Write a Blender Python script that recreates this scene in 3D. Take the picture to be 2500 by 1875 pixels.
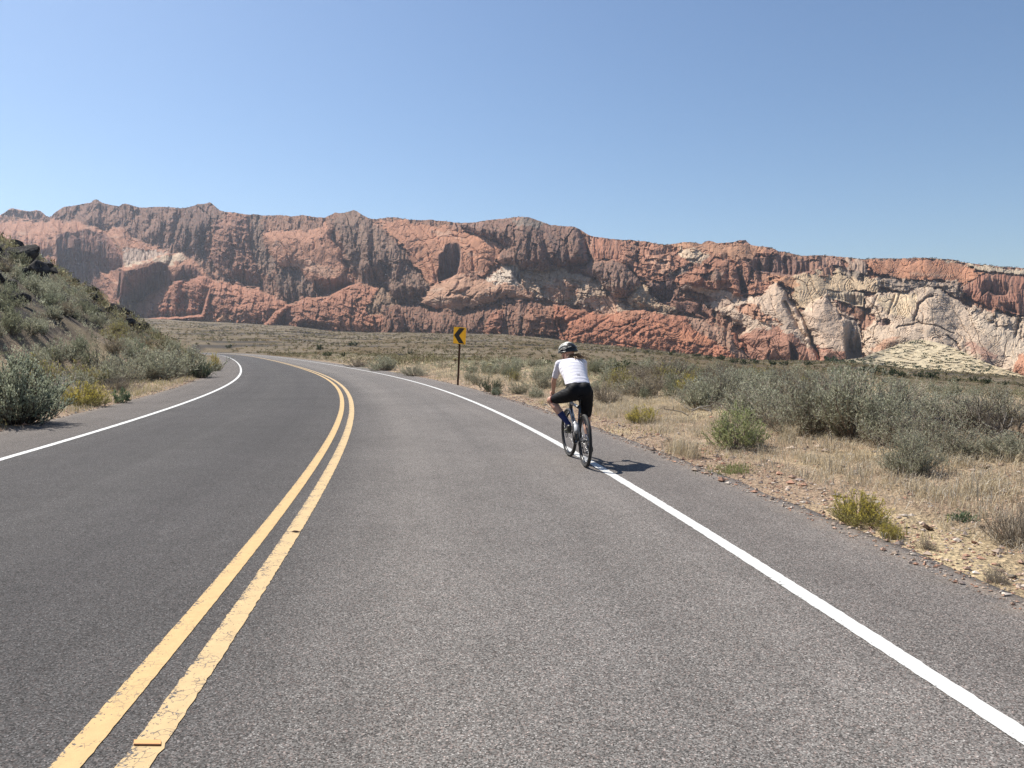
import bpy, bmesh, math, random
import numpy as np
from mathutils import Vector, Matrix

for _o in list(bpy.data.objects):
    bpy.data.objects.remove(_o)
S = bpy.context.scene
COL = S.collection
R = math.radians
rng = np.random.default_rng(7)
random.seed(7)

# ------------------------------------------------------------------ camera, sky, sun, exposure
F, CX, CY, HZ, EYE = 1878.0, 1250.0, 937.5, 850.0, 1.56
PITCH = math.atan((CY - HZ) / F)
cd = bpy.data.cameras.new('camera')
cam = bpy.data.objects.new('camera', cd)
COL.objects.link(cam)
cam.location = (0, 0, EYE)
cam.rotation_euler = (R(90) - PITCH, 0, 0)
cd.sensor_width = 36
cd.lens = 36 * F / 2500
cd.clip_start = 0.05
cd.clip_end = 20000
S.camera = cam

SUN_EL, SUN_AZ = R(52), R(-52)
w = bpy.data.worlds.new('World')
S.world = w
w.use_nodes = True
nt = w.node_tree
nt.nodes.clear()
sky = nt.nodes.new('ShaderNodeTexSky')
sky.sky_type = 'NISHITA'
sky.sun_disc = False
sky.sun_elevation = SUN_EL
sky.sun_rotation = SUN_AZ
sky.altitude = 1000
sky.air_density = 1.15
sky.dust_density = 0.85
sky.ozone_density = 3.8
bg = nt.nodes.new('ShaderNodeBackground')
bg.inputs['Strength'].default_value = 0.08
wo = nt.nodes.new('ShaderNodeOutputWorld')
nt.links.new(sky.outputs[0], bg.inputs[0])
nt.links.new(bg.outputs[0], wo.inputs[0])

ld = bpy.data.lights.new('sun', 'SUN')
ld.energy = 5.0
ld.angle = R(0.53)
ld.color = (1.0, 0.945, 0.86)
sun = bpy.data.objects.new('sun', ld)
COL.objects.link(sun)
L = Vector((math.sin(SUN_AZ) * math.cos(SUN_EL), math.cos(SUN_AZ) * math.cos(SUN_EL), math.sin(SUN_EL)))
sun.rotation_euler = L.to_track_quat('Z', 'Y').to_euler()
sun.location = L * 50

S.view_settings.view_transform = 'Standard'
S.view_settings.look = 'None'
S.view_settings.exposure = 0.62
S.view_settings.gamma = 1
S.view_settings.use_curve_mapping = False
S.render.engine = 'CYCLES'
S.cycles.use_denoising = True
S.cycles.denoiser = 'OPENIMAGEDENOISE'
S.cycles.denoising_input_passes = 'RGB_ALBEDO_NORMAL'
S.cycles.denoising_prefilter = 'NONE'
S.cycles.max_bounces = 6
S.cycles.volume_bounces = 1
S.cycles.transparent_max_bounces = 8

# ------------------------------------------------------------------ object helpers
def tag(o, label=None, cat=None, group=None, kind=None):
    if label: o['label'] = label
    if cat: o['category'] = cat
    if group: o['group'] = group
    if kind: o['kind'] = kind
    return o

def link(name, me, parent=None, mats=()):
    for m in mats:
        me.materials.append(m)
    o = bpy.data.objects.new(name, me)
    COL.objects.link(o)
    if parent is not None:
        o.parent = parent
    return o

def empty(name, loc=(0, 0, 0), rot=(0, 0, 0)):
    o = bpy.data.objects.new(name, None)
    o.empty_display_size = 0.1
    COL.objects.link(o)
    o.location = loc
    o.rotation_euler = rot
    return o

def npmesh(name, V, faces, smooth=False, col=None, mi=None):
    """V (n,3); faces: list of (m,k) int arrays with k = 3 or 4"""
    me = bpy.data.meshes.new(name)
    V = np.asarray(V, np.float32)
    faces = [np.asarray(f, np.int32) for f in faces if len(f)]
    me.vertices.add(len(V))
    me.vertices.foreach_set('co', V.ravel())
    tot = sum(f.size for f in faces)
    n = sum(len(f) for f in faces)
    me.loops.add(tot)
    me.loops.foreach_set('vertex_index', np.concatenate([f.ravel() for f in faces]))
    me.polygons.add(n)
    cnt = np.concatenate([np.full(len(f), f.shape[1], np.int32) for f in faces])
    st = np.concatenate([[0], np.cumsum(cnt)[:-1]]).astype(np.int32)
    me.polygons.foreach_set('loop_start', st)
    me.polygons.foreach_set('use_smooth', np.full(n, smooth))
    if mi is not None:
        me.polygons.foreach_set('material_index', np.asarray(mi, np.int32))
    if col is not None:
        c = np.ones((len(V), 4), np.float32)
        c[:, :3] = col
        at = me.color_attributes.new('Col', 'FLOAT_COLOR', 'POINT')
        at.data.foreach_set('color', c.ravel())
    me.update(calc_edges=True)
    me.validate()
    return me

class MB:
    """collects simple shapes into one mesh"""
    def __init__(s):
        s.v, s.f3, s.f4, s.n = [], [], [], 0
    def add(s, V, f4=(), f3=()):
        V = np.asarray(V, float)
        if len(f4): s.f4.append(np.asarray(f4, int) + s.n)
        if len(f3): s.f3.append(np.asarray(f3, int) + s.n)
        s.v.append(V)
        s.n += len(V)
        return s
    def tube(s, pts, rad, n=8, cap=True, flat=1.0):
        P = np.asarray(pts, float)
        m = len(P)
        rad = np.broadcast_to(np.asarray(rad, float), (m,))
        T = np.gradient(P, axis=0)
        T /= np.linalg.norm(T, axis=1)[:, None] + 1e-12
        up = np.array([0, 0, 1.0]) if abs(T[0][2]) < 0.9 else np.array([1.0, 0, 0])
        V = []
        a = np.arange(n) / n * 2 * np.pi
        u = np.cross(up, T[0])
        for i in range(m):
            u = u - T[i] * (u @ T[i])
            u /= np.linalg.norm(u) + 1e-12
            b = np.cross(T[i], u)
            V.append(P[i] + rad[i] * (np.cos(a)[:, None] * u + flat * np.sin(a)[:, None] * b))
        V = np.concatenate(V)
        f = []
        for i in range(m - 1):
            for j in range(n):
                k = (j + 1) % n
                f.append((i * n + j, i * n + k, (i + 1) * n + k, (i + 1) * n + j))
        t = []
        if cap:
            V = np.concatenate([V, P[:1], P[-1:]])
            for j in range(n):
                k = (j + 1) % n
                t.append((m * n, k, j))
                t.append((m * n + 1, (m - 1) * n + j, (m - 1) * n + k))
        return s.add(V, f, t)
    def box(s, c, d, M=None):
        c = np.asarray(c, float); d = np.asarray(d, float) / 2
        V = np.array([(x, y, z) for x in (-1, 1) for y in (-1, 1) for z in (-1, 1)]) * d
        if M is not None:
            V = V @ np.array(M).T
        return s.add(V + c, [(0, 1, 3, 2), (4, 6, 7, 5), (0, 4, 5, 1), (2, 3, 7, 6), (0, 2, 6, 4), (1, 5, 7, 3)])
    def torus(s, c, Rr, r, axis='x', n=48, m=8, flat=1.0):
        c = np.asarray(c, float)
        a = np.arange(n) / n * 2 * np.pi
        b = np.arange(m) / m * 2 * np.pi
        A, B = np.meshgrid(a, b, indexing='ij')
        rad = Rr + r * flat * np.cos(B)
        ax = r * np.sin(B)
        V = np.stack([ax, rad * np.cos(A), rad * np.sin(A)], -1).reshape(-1, 3)
        if axis == 'z': V = V[:, [1, 2, 0]]
        f = [(i * m + j, ((i + 1) % n) * m + j, ((i + 1) % n) * m + (j + 1) % m, i * m + (j + 1) % m)
             for i in range(n) for j in range(m)]
        return s.add(V + c, f)
    def lathe(s, c, prof, axis='x', n=24):
        """prof: list of (offset along axis, radius)"""
        c = np.asarray(c, float)
        a = np.arange(n) / n * 2 * np.pi
        V = []
        for o, r in prof:
            V.append(np.stack([np.full(n, o), r * np.cos(a), r * np.sin(a)], 1))
        V = np.concatenate(V)
        if axis == 'z': V = V[:, [1, 2, 0]]
        m = len(prof)
        f = [(i * n + j, i * n + (j + 1) % n, (i + 1) * n + (j + 1) % n, (i + 1) * n + j) for i in range(m - 1) for j in range(n)]
        return s.add(V + c, f)
    def mesh(s, name, smooth=True, col=None):
        return npmesh(name, np.concatenate(s.v), [np.concatenate(x) for x in (s.f4, s.f3) if x], smooth, col)
    def obj(s, name, mat, parent=None, smooth=True):
        return link(name, s.mesh(name, smooth), parent, [mat])

# ------------------------------------------------------------------ numpy noise
def _h(i, j, seed):
    n = (i.astype(np.int64) * 374761393 + j.astype(np.int64) * 668265263 + seed * 974634777) & 0xffffffff
    n = ((n ^ (n >> 13)) * 1274126177) & 0xffffffff
    n = (n ^ (n >> 16)) & 0xffffffff
    return n.astype(np.float64) / 4294967295.0

def noise(x, y, seed=0):
    """gradient noise, about -1..1"""
    x = np.asarray(x, float); y = np.asarray(y, float)
    i = np.floor(x).astype(np.int64); j = np.floor(y).astype(np.int64)
    fx = x - i; fy = y - j
    u = fx * fx * fx * (fx * (fx * 6 - 15) + 10); v = fy * fy * fy * (fy * (fy * 6 - 15) + 10)
    def g(a, b, dx, dy):
        t = _h(a, b, seed) * 2 * np.pi
        return np.cos(t) * dx + np.sin(t) * dy
    n00 = g(i, j, fx, fy); n10 = g(i + 1, j, fx - 1, fy)
    n01 = g(i, j + 1, fx, fy - 1); n11 = g(i + 1, j + 1, fx - 1, fy - 1)
    return 1.5 * ((n00 * (1 - u) + n10 * u) * (1 - v) + (n01 * (1 - u) + n11 * u) * v)

def fbm(x, y, oct=4, seed=0, gain=0.5, ridged=False):
    s = 0; a = 1; t = 0
    for k in range(oct):
        n = noise(x * 2 ** k, y * 2 ** k, seed + k * 17)
        if ridged: n = 1 - 2 * np.abs(n)
        s = s + a * n; t += a; a *= gain
    return s / t

def worley(x, y, seed=0):
    """distance to nearest, second nearest and the cell's random value"""
    i0 = np.floor(x).astype(np.int64); j0 = np.floor(y).astype(np.int64)
    d1 = np.full(x.shape, 9.0); d2 = np.full(x.shape, 9.0); cv = np.zeros(x.shape)
    for di in (-1, 0, 1):
        for dj in (-1, 0, 1):
            a = i0 + di; b = j0 + dj
            px = a + _h(a, b, seed); py = b + _h(a, b, seed + 5)
            d = np.hypot(x - px, y - py)
            c = _h(a, b, seed + 11)
            n = d < d1
            d2 = np.where(n, d1, np.minimum(d2, d)); cv = np.where(n, c, cv); d1 = np.where(n, d, d1)
    return d1, d2, cv

def facet(x, y, seed, tilt=1.0, step=0.5):
    """broken planes: every cell of a Voronoi mosaic is a flat facet with its own lean"""
    i0 = np.floor(x).astype(np.int64); j0 = np.floor(y).astype(np.int64)
    d1 = np.full(x.shape, 9.0); out = np.zeros(x.shape); cv = np.zeros(x.shape)
    for di in (-1, 0, 1):
        for dj in (-1, 0, 1):
            a = i0 + di; b = j0 + dj
            px = x - a - _h(a, b, seed); py = y - b - _h(a, b, seed + 5)
            d = px * px + py * py
            n = d < d1
            c = _h(a, b, seed + 11); t = _h(a, b, seed + 17) * 6.2832
            v = tilt * (px * np.cos(t) + py * np.sin(t)) + step * (c - 0.5)
            out = np.where(n, v, out); cv = np.where(n, c, cv); d1 = np.where(n, d, d1)
    return out, cv

def sstep(a, b, x):
    t = np.clip((x - a) / (b - a), 0, 1)
    return t * t * (3 - 2 * t)

def ray(x, y):
    """tangents (sideways, upward) per metre forward of the sight line through photo point x, y"""
    u = (np.asarray(x, float) - CX) / F; v = (CY - np.asarray(y, float)) / F
    dy = math.cos(PITCH) + v * math.sin(PITCH)
    return u / dy, (-math.sin(PITCH) + v * math.cos(PITCH)) / dy

# ------------------------------------------------------------------ material helpers
def mat(name, build=None, color=(0.5, 0.5, 0.5), rough=0.7, metal=0.0, spec=0.5):
    m = bpy.data.materials.new(name)
    m.use_nodes = True
    t = m.node_tree
    b = t.nodes['Principled BSDF']
    b.inputs['Base Color'].default_value = (*color, 1)
    b.inputs['Roughness'].default_value = rough
    b.inputs['Metallic'].default_value = metal
    b.inputs['Specular IOR Level'].default_value = spec
    if build: build(t, b)
    return m

class N:
    def __init__(s, t): s.t = t
    def node(s, typ, **kw):
        n = s.t.nodes.new(typ)
        for k, v in kw.items(): setattr(n, k, v)
        return n
    def set(s, sock, v):
        if hasattr(v, 'is_output') or isinstance(v, bpy.types.NodeSocket): s.t.links.new(v, sock)
        else: sock.default_value = (*v, 1) if isinstance(v, tuple) and len(v) == 3 and sock.type == 'RGBA' else v
    def pos(s): return s.node('ShaderNodeTexCoord').outputs['Object']
    def attr(s, n, out='Color'): return s.node('ShaderNodeAttribute', attribute_name=n).outputs[out]
    def map(s, v, scale):
        n = s.node('ShaderNodeMapping'); s.set(n.inputs['Vector'], v)
        n.inputs['Scale'].default_value = scale
        return n.outputs[0]
    def noise(s, v, scale, detail=4, rough=0.55, dist=0.0, out='Fac'):
        n = s.node('ShaderNodeTexNoise'); s.set(n.inputs['Vector'], v)
        n.inputs['Scale'].default_value = scale; n.inputs['Detail'].default_value = detail
        n.inputs['Roughness'].default_value = rough; n.inputs['Distortion'].default_value = dist
        return n.outputs[out]
    def voro(s, v, scale, feature='F1', out='Color', rand=1.0):
        n = s.node('ShaderNodeTexVoronoi', feature=feature); s.set(n.inputs['Vector'], v)
        n.inputs['Scale'].default_value = scale; n.inputs['Randomness'].default_value = rand
        return n.outputs[out]
    def ramp(s, f, stops, interp='LINEAR'):
        n = s.node('ShaderNodeValToRGB'); s.set(n.inputs[0], f)
        e = n.color_ramp; e.interpolation = interp
        while len(e.elements) < len(stops): e.elements.new(0.5)
        for q, (p, c) in zip(e.elements, stops):
            q.position = p
            q.color = (*c, 1) if isinstance(c, tuple) else (c, c, c, 1)
        return n.outputs[0]
    def mix(s, f, a, b, mode='MIX'):
        n = s.node('ShaderNodeMix', data_type='RGBA', blend_type=mode)
        s.set(n.inputs[0], f); s.set(n.inputs[6], a); s.set(n.inputs[7], b)
        return n.outputs[2]
    def math(s, op, a, b=0.0, c=0.0):
        n = s.node('ShaderNodeMath', operation=op)
        for q, v in zip(n.inputs, (a, b, c)): s.set(q, v)
        return n.outputs[0]
    def bump(s, h, strength, dist, bsdf, prev=None):
        n = s.node('ShaderNodeBump'); s.set(n.inputs['Height'], h)
        n.inputs['Strength'].default_value = strength; n.inputs['Distance'].default_value = dist
        if prev is not None: s.set(n.inputs['Normal'], prev)
        if bsdf is not None: s.t.links.new(n.outputs[0], bsdf.inputs['Normal'])
        return n.outputs[0]

# ------------------------------------------------------------------ the road's course
def course():
    s = np.arange(-40, 330, 0.25)
    kn = [-40, -6, 5, 15, 30, 60, 110, 200, 330]
    kv = [-.0056, -.0056, -.0056, -.0055, -.0049, -.0008, -.0003, -.0010, -.003]
    k = np.interp(s, kn, kv)
    h = np.cumsum(k) * 0.25
    i0 = np.argmin(abs(s))
    h += -0.0949 - h[i0]
    x = np.cumsum(np.sin(h)) * 0.25; y = np.cumsum(np.cos(h)) * 0.25
    return s, x - x[i0] - 1.245, y - y[i0], h
RS, RX, RY, RH = course()
L_EDGE, L_WHITE, R_WHITE, R_EDGE = -6.33, -4.51, 3.595, 4.93

def lat_of(X, Y):
    """sideways distance from the centre line (right positive) and distance along it"""
    X = np.ravel(np.asarray(X, float)); Y = np.ravel(np.asarray(Y, float))
    la = np.empty(len(X)); al = np.empty(len(X))
    q = slice(None, None, 4)
    cx, cy = RX[q], RY[q]
    for i in range(0, len(X), 20000):
        a = X[i:i + 20000]; b = Y[i:i + 20000]
        j = ((a[:, None] - cx) ** 2 + (b[:, None] - cy) ** 2).argmin(1) * 4
        dx = a - RX[j]; dy = b - RY[j]
        c, s = np.cos(RH[j]), np.sin(RH[j])
        f = dx * s + dy * c
        la[i:i + 20000] = dx * c - dy * s
        al[i:i + 20000] = RS[j] + f
    return la, al

def on_road(s, lat, z=0.0):
    x = np.interp(s, RS, RX); y = np.interp(s, RS, RY); h = np.interp(s, RS, RH)
    return np.stack([x + lat * np.cos(h), y - lat * np.sin(h), np.full(np.shape(x), z)], -1)

# ------------------------------------------------------------------ lie of the land
# foot of the canyon wall: sideways tangent*F -> upward tangent*F, and its distance
_bx = np.array([-400, 359, 500, 613, 717, 816, 907, 1000, 1113, 1226, 1339, 1407, 1500, 1613, 1703, 1850, 2000, 2056, 2200, 2500, 2900.])
_by = np.array([772, 776, 785, 790, 796, 809, 812, 812, 814.5, 817, 826, 838, 846, 858, 869, 882, 882, 884, 900, 925, 950.])
BA = _bx - CX; BE = HZ - _by
def foot_dist(A): return np.interp(A, [-1700, -900, 0, 700, 1300, 1800], [1650, 1500, 1200, 1020, 950, 950])
def foot_e(A): return np.interp(A, BA, BE)

def ground_z(X, Y, detail=True):
    X = np.asarray(X, float); Y = np.asarray(Y, float); shp = X.shape
    X = X.ravel(); Y = Y.ravel()
    la, al = lat_of(X, Y)
    Yc = np.maximum(Y, 1.0)
    A = np.clip(X / Yc * F, -1700, 1700)
    D = foot_dist(A)
    zb = EYE + foot_e(A) / F * D
    y0 = np.where(zb > 0, 225, 25)
    t = np.clip((Yc - y0) / (D - y0), 0, 1.12)
    z = zb * t
    out = np.maximum(np.maximum(la - R_EDGE, L_EDGE - la), 0)
    off = sstep(0, 9, out)
    z *= np.maximum(sstep(265, 320, al), sstep(0.5, 14, out))
    z += off * (fbm(X / 60, Y / 60, 3, 3) * np.clip(np.hypot(X, Y) / 260, 0.05, 2.4))
    # right verge: low bank, then falling away to the valley floor
    r = np.maximum(la - R_EDGE, 0)
    z += np.where(la > 0, 0.42 * sstep(0.6, 6.5, r) - 1.7 * sstep(8, 24, r), 0) * (1 - sstep(120, 200, al))
    # lava hill inside the bend
    l = np.maximum(L_EDGE - la, 0)
    l2 = l + 1.6 * fbm(X / 9, Y / 9, 3, 21)
    hill = 0.18 * sstep(1.0, 4, l) + 0.70 * np.maximum(l2 - 2.5, 0) - 0.30 * np.maximum(l2 - 30, 0) - 0.38 * np.maximum(l2 - 44, 0)
    hill += sstep(7, 13, l) * 0.55 * fbm(X / 4.5, Y / 4.5, 3, 9, ridged=True)
    hill *= (1 - sstep(78, 140, al))
    z += np.where(la < 0, np.maximum(hill, 0), 0)
    if detail:
        d = np.hypot(X, Y)
        z += sstep(0.0, 0.9, out) * np.where(d < 90, 0.05 * fbm(X / 0.7, Y / 0.7, 3, 5) + 0.03 * fbm(X / 0.16, Y / 0.16, 2, 6) * (d < 40), 0)
    # under the pavement, and a feathered meeting at its edge
    e = np.minimum(R_EDGE - la, la - L_EDGE)
    rag = 0.06 * noise(X * 3, Y * 3, 8) + 0.03 * noise(X * 11, Y * 11, 18)
    z = np.where(e > -0.05, np.where(al < 325, -0.14 * sstep(0.0, 0.25, e + rag) - 0.004, z), z)
    return z.reshape(shp)

def gz(x, y): return float(ground_z(np.array([x]), np.array([y]))[0])

def hit(px, py, ymax=1400):
    """where the sight line through a photo point meets the ground"""
    a, e = ray(px, py)
    Y = np.exp(np.linspace(math.log(2.5), math.log(ymax), 700))
    z = ground_z(a * Y, Y, False)
    k = np.nonzero(EYE + e * Y <= z)[0]
    i = k[0] if len(k) else -1
    return Vector((a * Y[i], Y[i], z[i]))

# ------------------------------------------------------------------ ground sheet
def ground():
    ang = np.concatenate([np.linspace(-180, -46, 60)[:-1], np.linspace(-46, 46, 560), np.linspace(46, 180, 60)[1:-1]])
    rad = np.concatenate([[0.6], 1.2 * (2600 / 1.2) ** (np.linspace(0, 1, 270))])
    A, Q = np.meshgrid(np.radians(ang), rad, indexing='ij')
    X = np.sin(A) * Q; Y = np.cos(A) * Q
    Z = ground_z(X, Y)
    n, m = X.shape
    V = np.stack([X, Y, Z], -1).reshape(-1, 3)
    i = np.arange(n)[:, None]; j = np.arange(m - 1)[None]
    k = (i + 1) % n
    f = np.stack([i * m + j, i * m + j + 1, k * m + j + 1, k * m + j], -1).reshape(-1, 4)
    V = np.concatenate([V, [[0, 0, Z[:, 0].mean()]]])
    t = np.stack([np.arange(n) * m, ((np.arange(n) + 1) % n) * m, np.full(n, len(V) - 1)], 1)[:, ::-1]
    la, al = lat_of(V[:, 0], V[:, 1])
    # soil colours: straw and pinkish grit by the road, dark lava soil on the hill, olive on the plain
    x, y = V[:, 0], V[:, 1]
    d = np.hypot(x, y)
    c = np.empty((len(V), 3))
    c[:] = (0.33, 0.24, 0.165)
    n1 = fbm(x / 2.2, y / 2.2, 4, 31)
    straw = np.array([0.44, 0.345, 0.21])
    r = np.maximum(la - R_EDGE, L_EDGE - la)
    k = (sstep(-0.15, 0.35, n1 + 0.25 * sstep(0.8, 3.0, r) - 0.2))[:, None]
    c = c * (1 - k) + straw * k
    hillk = ((la < 0) * sstep(3, 6.5, L_EDGE - la) * (1 - sstep(85, 130, al)))[:, None]
    hc = np.where((fbm(x / 3, y / 3, 3, 41) > 0.12)[:, None], np.array([0.125, 0.10, 0.066]), np.array([0.045, 0.039, 0.036]))
    c = c * (1 - hillk) + hc * hillk
    pl = sstep(45, 160, d)[:, None] * (1 - hillk)
    pn = fbm(x / 30, y / 90 + x / 200, 4, 51)
    pc = np.array([0.135, 0.103, 0.064]) + 0.06 * pn[:, None]
    dk = sstep(0.14, 0.28, fbm(x / 70, y / 26, 4, 61) * sstep(120, 240, d))[:, None]
    pc = pc * (1 - 0.8 * dk) + 0.8 * dk * np.array([0.03, 0.027, 0.026])
    A_ = x / np.maximum(y, 1) * F
    sand = (sstep(0.75, 0.95, y / foot_dist(np.clip(A_, -1700, 1700))) * sstep(0.0, 0.25, fbm(x / 35, y / 80, 3, 71) - 0.05) * sstep(-300, 100, A_))[:, None]
    pc = pc * (1 - sand) + sand * np.array([0.42, 0.35, 0.24])
    c = c * (1 - pl) + pc * pl
    c *= (1 + 0.25 * fbm(x / 0.9, y / 0.9, 3, 81))[:, None]
    def b(t_, p):
        q = N(t_)
        P = q.pos()
        col = q.attr('Col')
        sp = q.noise(P, 38, 6, 0.7)
        st = q.voro(P, 26)
        st1 = q.node('ShaderNodeSeparateColor'); q.set(st1.inputs[0], st)
        g = q.math('MULTIPLY_ADD', st1.outputs[0], 0.55, 0.72)
        g2 = q.math('MULTIPLY_ADD', sp, 1.1, 0.45)
        m1 = q.mix(1.0, col, g, 'MULTIPLY')
        m2 = q.mix(1.0, m1, g2, 'MULTIPLY')
        q.set(p.inputs['Base Color'], m2)
        n0 = q.bump(q.noise(P, 9, 8, 0.7), 0.8, 0.08, None)
        q.bump(q.voro(P, 26, 'F1', 'Distance'), 0.7, 0.03, p, n0)
    gm = mat('dry soil', b, rough=0.95, spec=0.15)
    o = link('ground', npmesh('ground', V, [f[:, ::-1], t[:, ::-1]], True, c), None, [gm])
    tag(o, 'dry sandy desert ground falling away to a scrub plain', kind='structure')
    return gm
GROUND_MAT = ground()

# ------------------------------------------------------------------ pavement and painted lines
def asphalt_nodes(q, P, lat, along=None):
    big = q.noise(P, 0.35, 3, 0.5)
    mid = q.noise(P, 2.2, 4, 0.6)
    cell = q.voro(P, 155)
    sep = q.node('ShaderNodeSeparateColor'); q.set(sep.inputs[0], cell)
    fine = q.noise(P, 210, 2, 0.6)
    stone = q.math('ADD', q.math('MULTIPLY', sep.outputs[0], 0.75), q.math('MULTIPLY', fine, 0.35))
    grit = q.ramp(stone, [(0.12, 0.026), (0.42, 0.11), (0.70, 0.185), (0.9, 0.28), (0.97, 0.60)])
    tint = q.ramp(q.math('MULTIPLY_ADD', lat, 1 / 14, 0.5), [
        (0.03, (0.80, 0.72, 0.655)), (0.165, (0.70, 0.64, 0.595)), (0.185, (0.475, 0.455, 0.45)), (0.26, (0.40, 0.385, 0.385)), (0.33, (0.44, 0.425, 0.42)),
        (0.41, (0.40, 0.385, 0.385)), (0.49, (0.47, 0.45, 0.44)), (0.52, (0.62, 0.585, 0.56)), (0.58, (0.97, 0.905, 0.84)), (0.66, (0.87, 0.815, 0.765)),
        (0.72, (0.98, 0.91, 0.845)), (0.77, (0.90, 0.83, 0.775)), (0.86, (0.97, 0.88, 0.805))])
    v = q.math('ADD', q.math('MULTIPLY', big, 0.5), q.math('MULTIPLY', mid, 0.35))
    col = q.mix(1.0, q.mix(1.0, grit, tint, 'MULTIPLY'), q.math('ADD', v, 0.60), 'MULTIPLY')
    if along is not None:                                        # worn streaks along the lanes, faint stains
        cv = q.node('ShaderNodeCombineXYZ'); q.set(cv.inputs[0], q.math('MULTIPLY', lat, 2.6)); q.set(cv.inputs[1], q.math('MULTIPLY', along, 0.045))
        st = q.noise(cv.outputs[0], 1.0, 5, 0.6)
        spot = q.ramp(q.noise(P, 0.9, 5, 0.62), [(0.26, 0.90), (0.40, 1.0), (0.70, 1.0), (0.82, 1.06)])
        col = q.mix(1.0, q.mix(1.0, col, q.math('MULTIPLY_ADD', st, 0.42, 0.79), 'MULTIPLY'), spot, 'MULTIPLY')
        ed = q.ramp(q.math('MULTIPLY_ADD', lat, 1 / 14, 0.5), [(0.0, 1.0), (0.05, 0.85), (0.075, 0.0), (0.822, 0.0), (0.850, 0.85), (1.0, 1.0)])
        dust = q.math('MULTIPLY', ed, q.ramp(q.noise(P, 5, 6, 0.7), [(0.42, 0.0), (0.62, 1.0)]))
        col = q.mix(q.math('MULTIPLY', dust, 0.65), col, (0.31, 0.255, 0.20))
    pink = q.math('MULTIPLY', q.math('GREATER_THAN', sep.outputs[1], 0.80), 0.35)
    col = q.mix(pink, col, q.mix(1.0, col, (1.30, 0.92, 0.82), 'MULTIPLY'))
    return col, stone, cell

def pavement():
    s = np.concatenate([np.arange(-12, 60, 0.4), np.arange(60, 322, 2.0)])
    lats = np.concatenate([[L_EDGE - .02, L_EDGE], np.linspace(L_EDGE + .12, R_EDGE - .12, 22), [R_EDGE, R_EDGE + .02]])
    rag_l = 0.05 * noise(s * 1.1, s * 0, 4) + 0.025 * noise(s * 4.3, s * 0, 5)
    rag_r = 0.05 * noise(s * 1.0, s * 0, 14) + 0.03 * noise(s * 4.1, s * 0, 15)
    V = []; la = []
    for i, l in enumerate(lats):
        o = rag_l if i < 2 else rag_r if i > len(lats) - 3 else 0 * s
        P = on_road(s, l + o)
        if i in (0, len(lats) - 1): P[:, 2] = -0.10
        V.append(P); la.append(np.full(len(s), l))
    n, m = len(lats), len(s)
    V = np.concatenate(V)
    i = np.arange(n - 1)[:, None]; j = np.arange(m - 1)[None]
    f = np.stack([i * m + j, (i + 1) * m + j, (i + 1) * m + j + 1, i * m + j + 1], -1).reshape(-1, 4)
    me = npmesh('road', V, [f], True)
    at = me.attributes.new('lat', 'FLOAT', 'POINT')
    at.data.foreach_set('value', np.concatenate(la).astype(np.float32))
    at = me.attributes.new('along', 'FLOAT', 'POINT')
    at.data.foreach_set('value', np.tile(s, n).astype(np.float32))
    def b(t, p):
        q = N(t)
        P = q.pos()
        col, h, c = asphalt_nodes(q, P, q.attr('lat', 'Fac'), q.attr('along', 'Fac'))
        q.set(p.inputs['Base Color'], col)
        q.bump(h, 0.55, 0.006, p)
    o = link('road', me, None, [mat('asphalt', b, rough=0.9, spec=0.18)])
    tag(o, 'two lane asphalt road curving left with wide shoulders', kind='structure')

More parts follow.
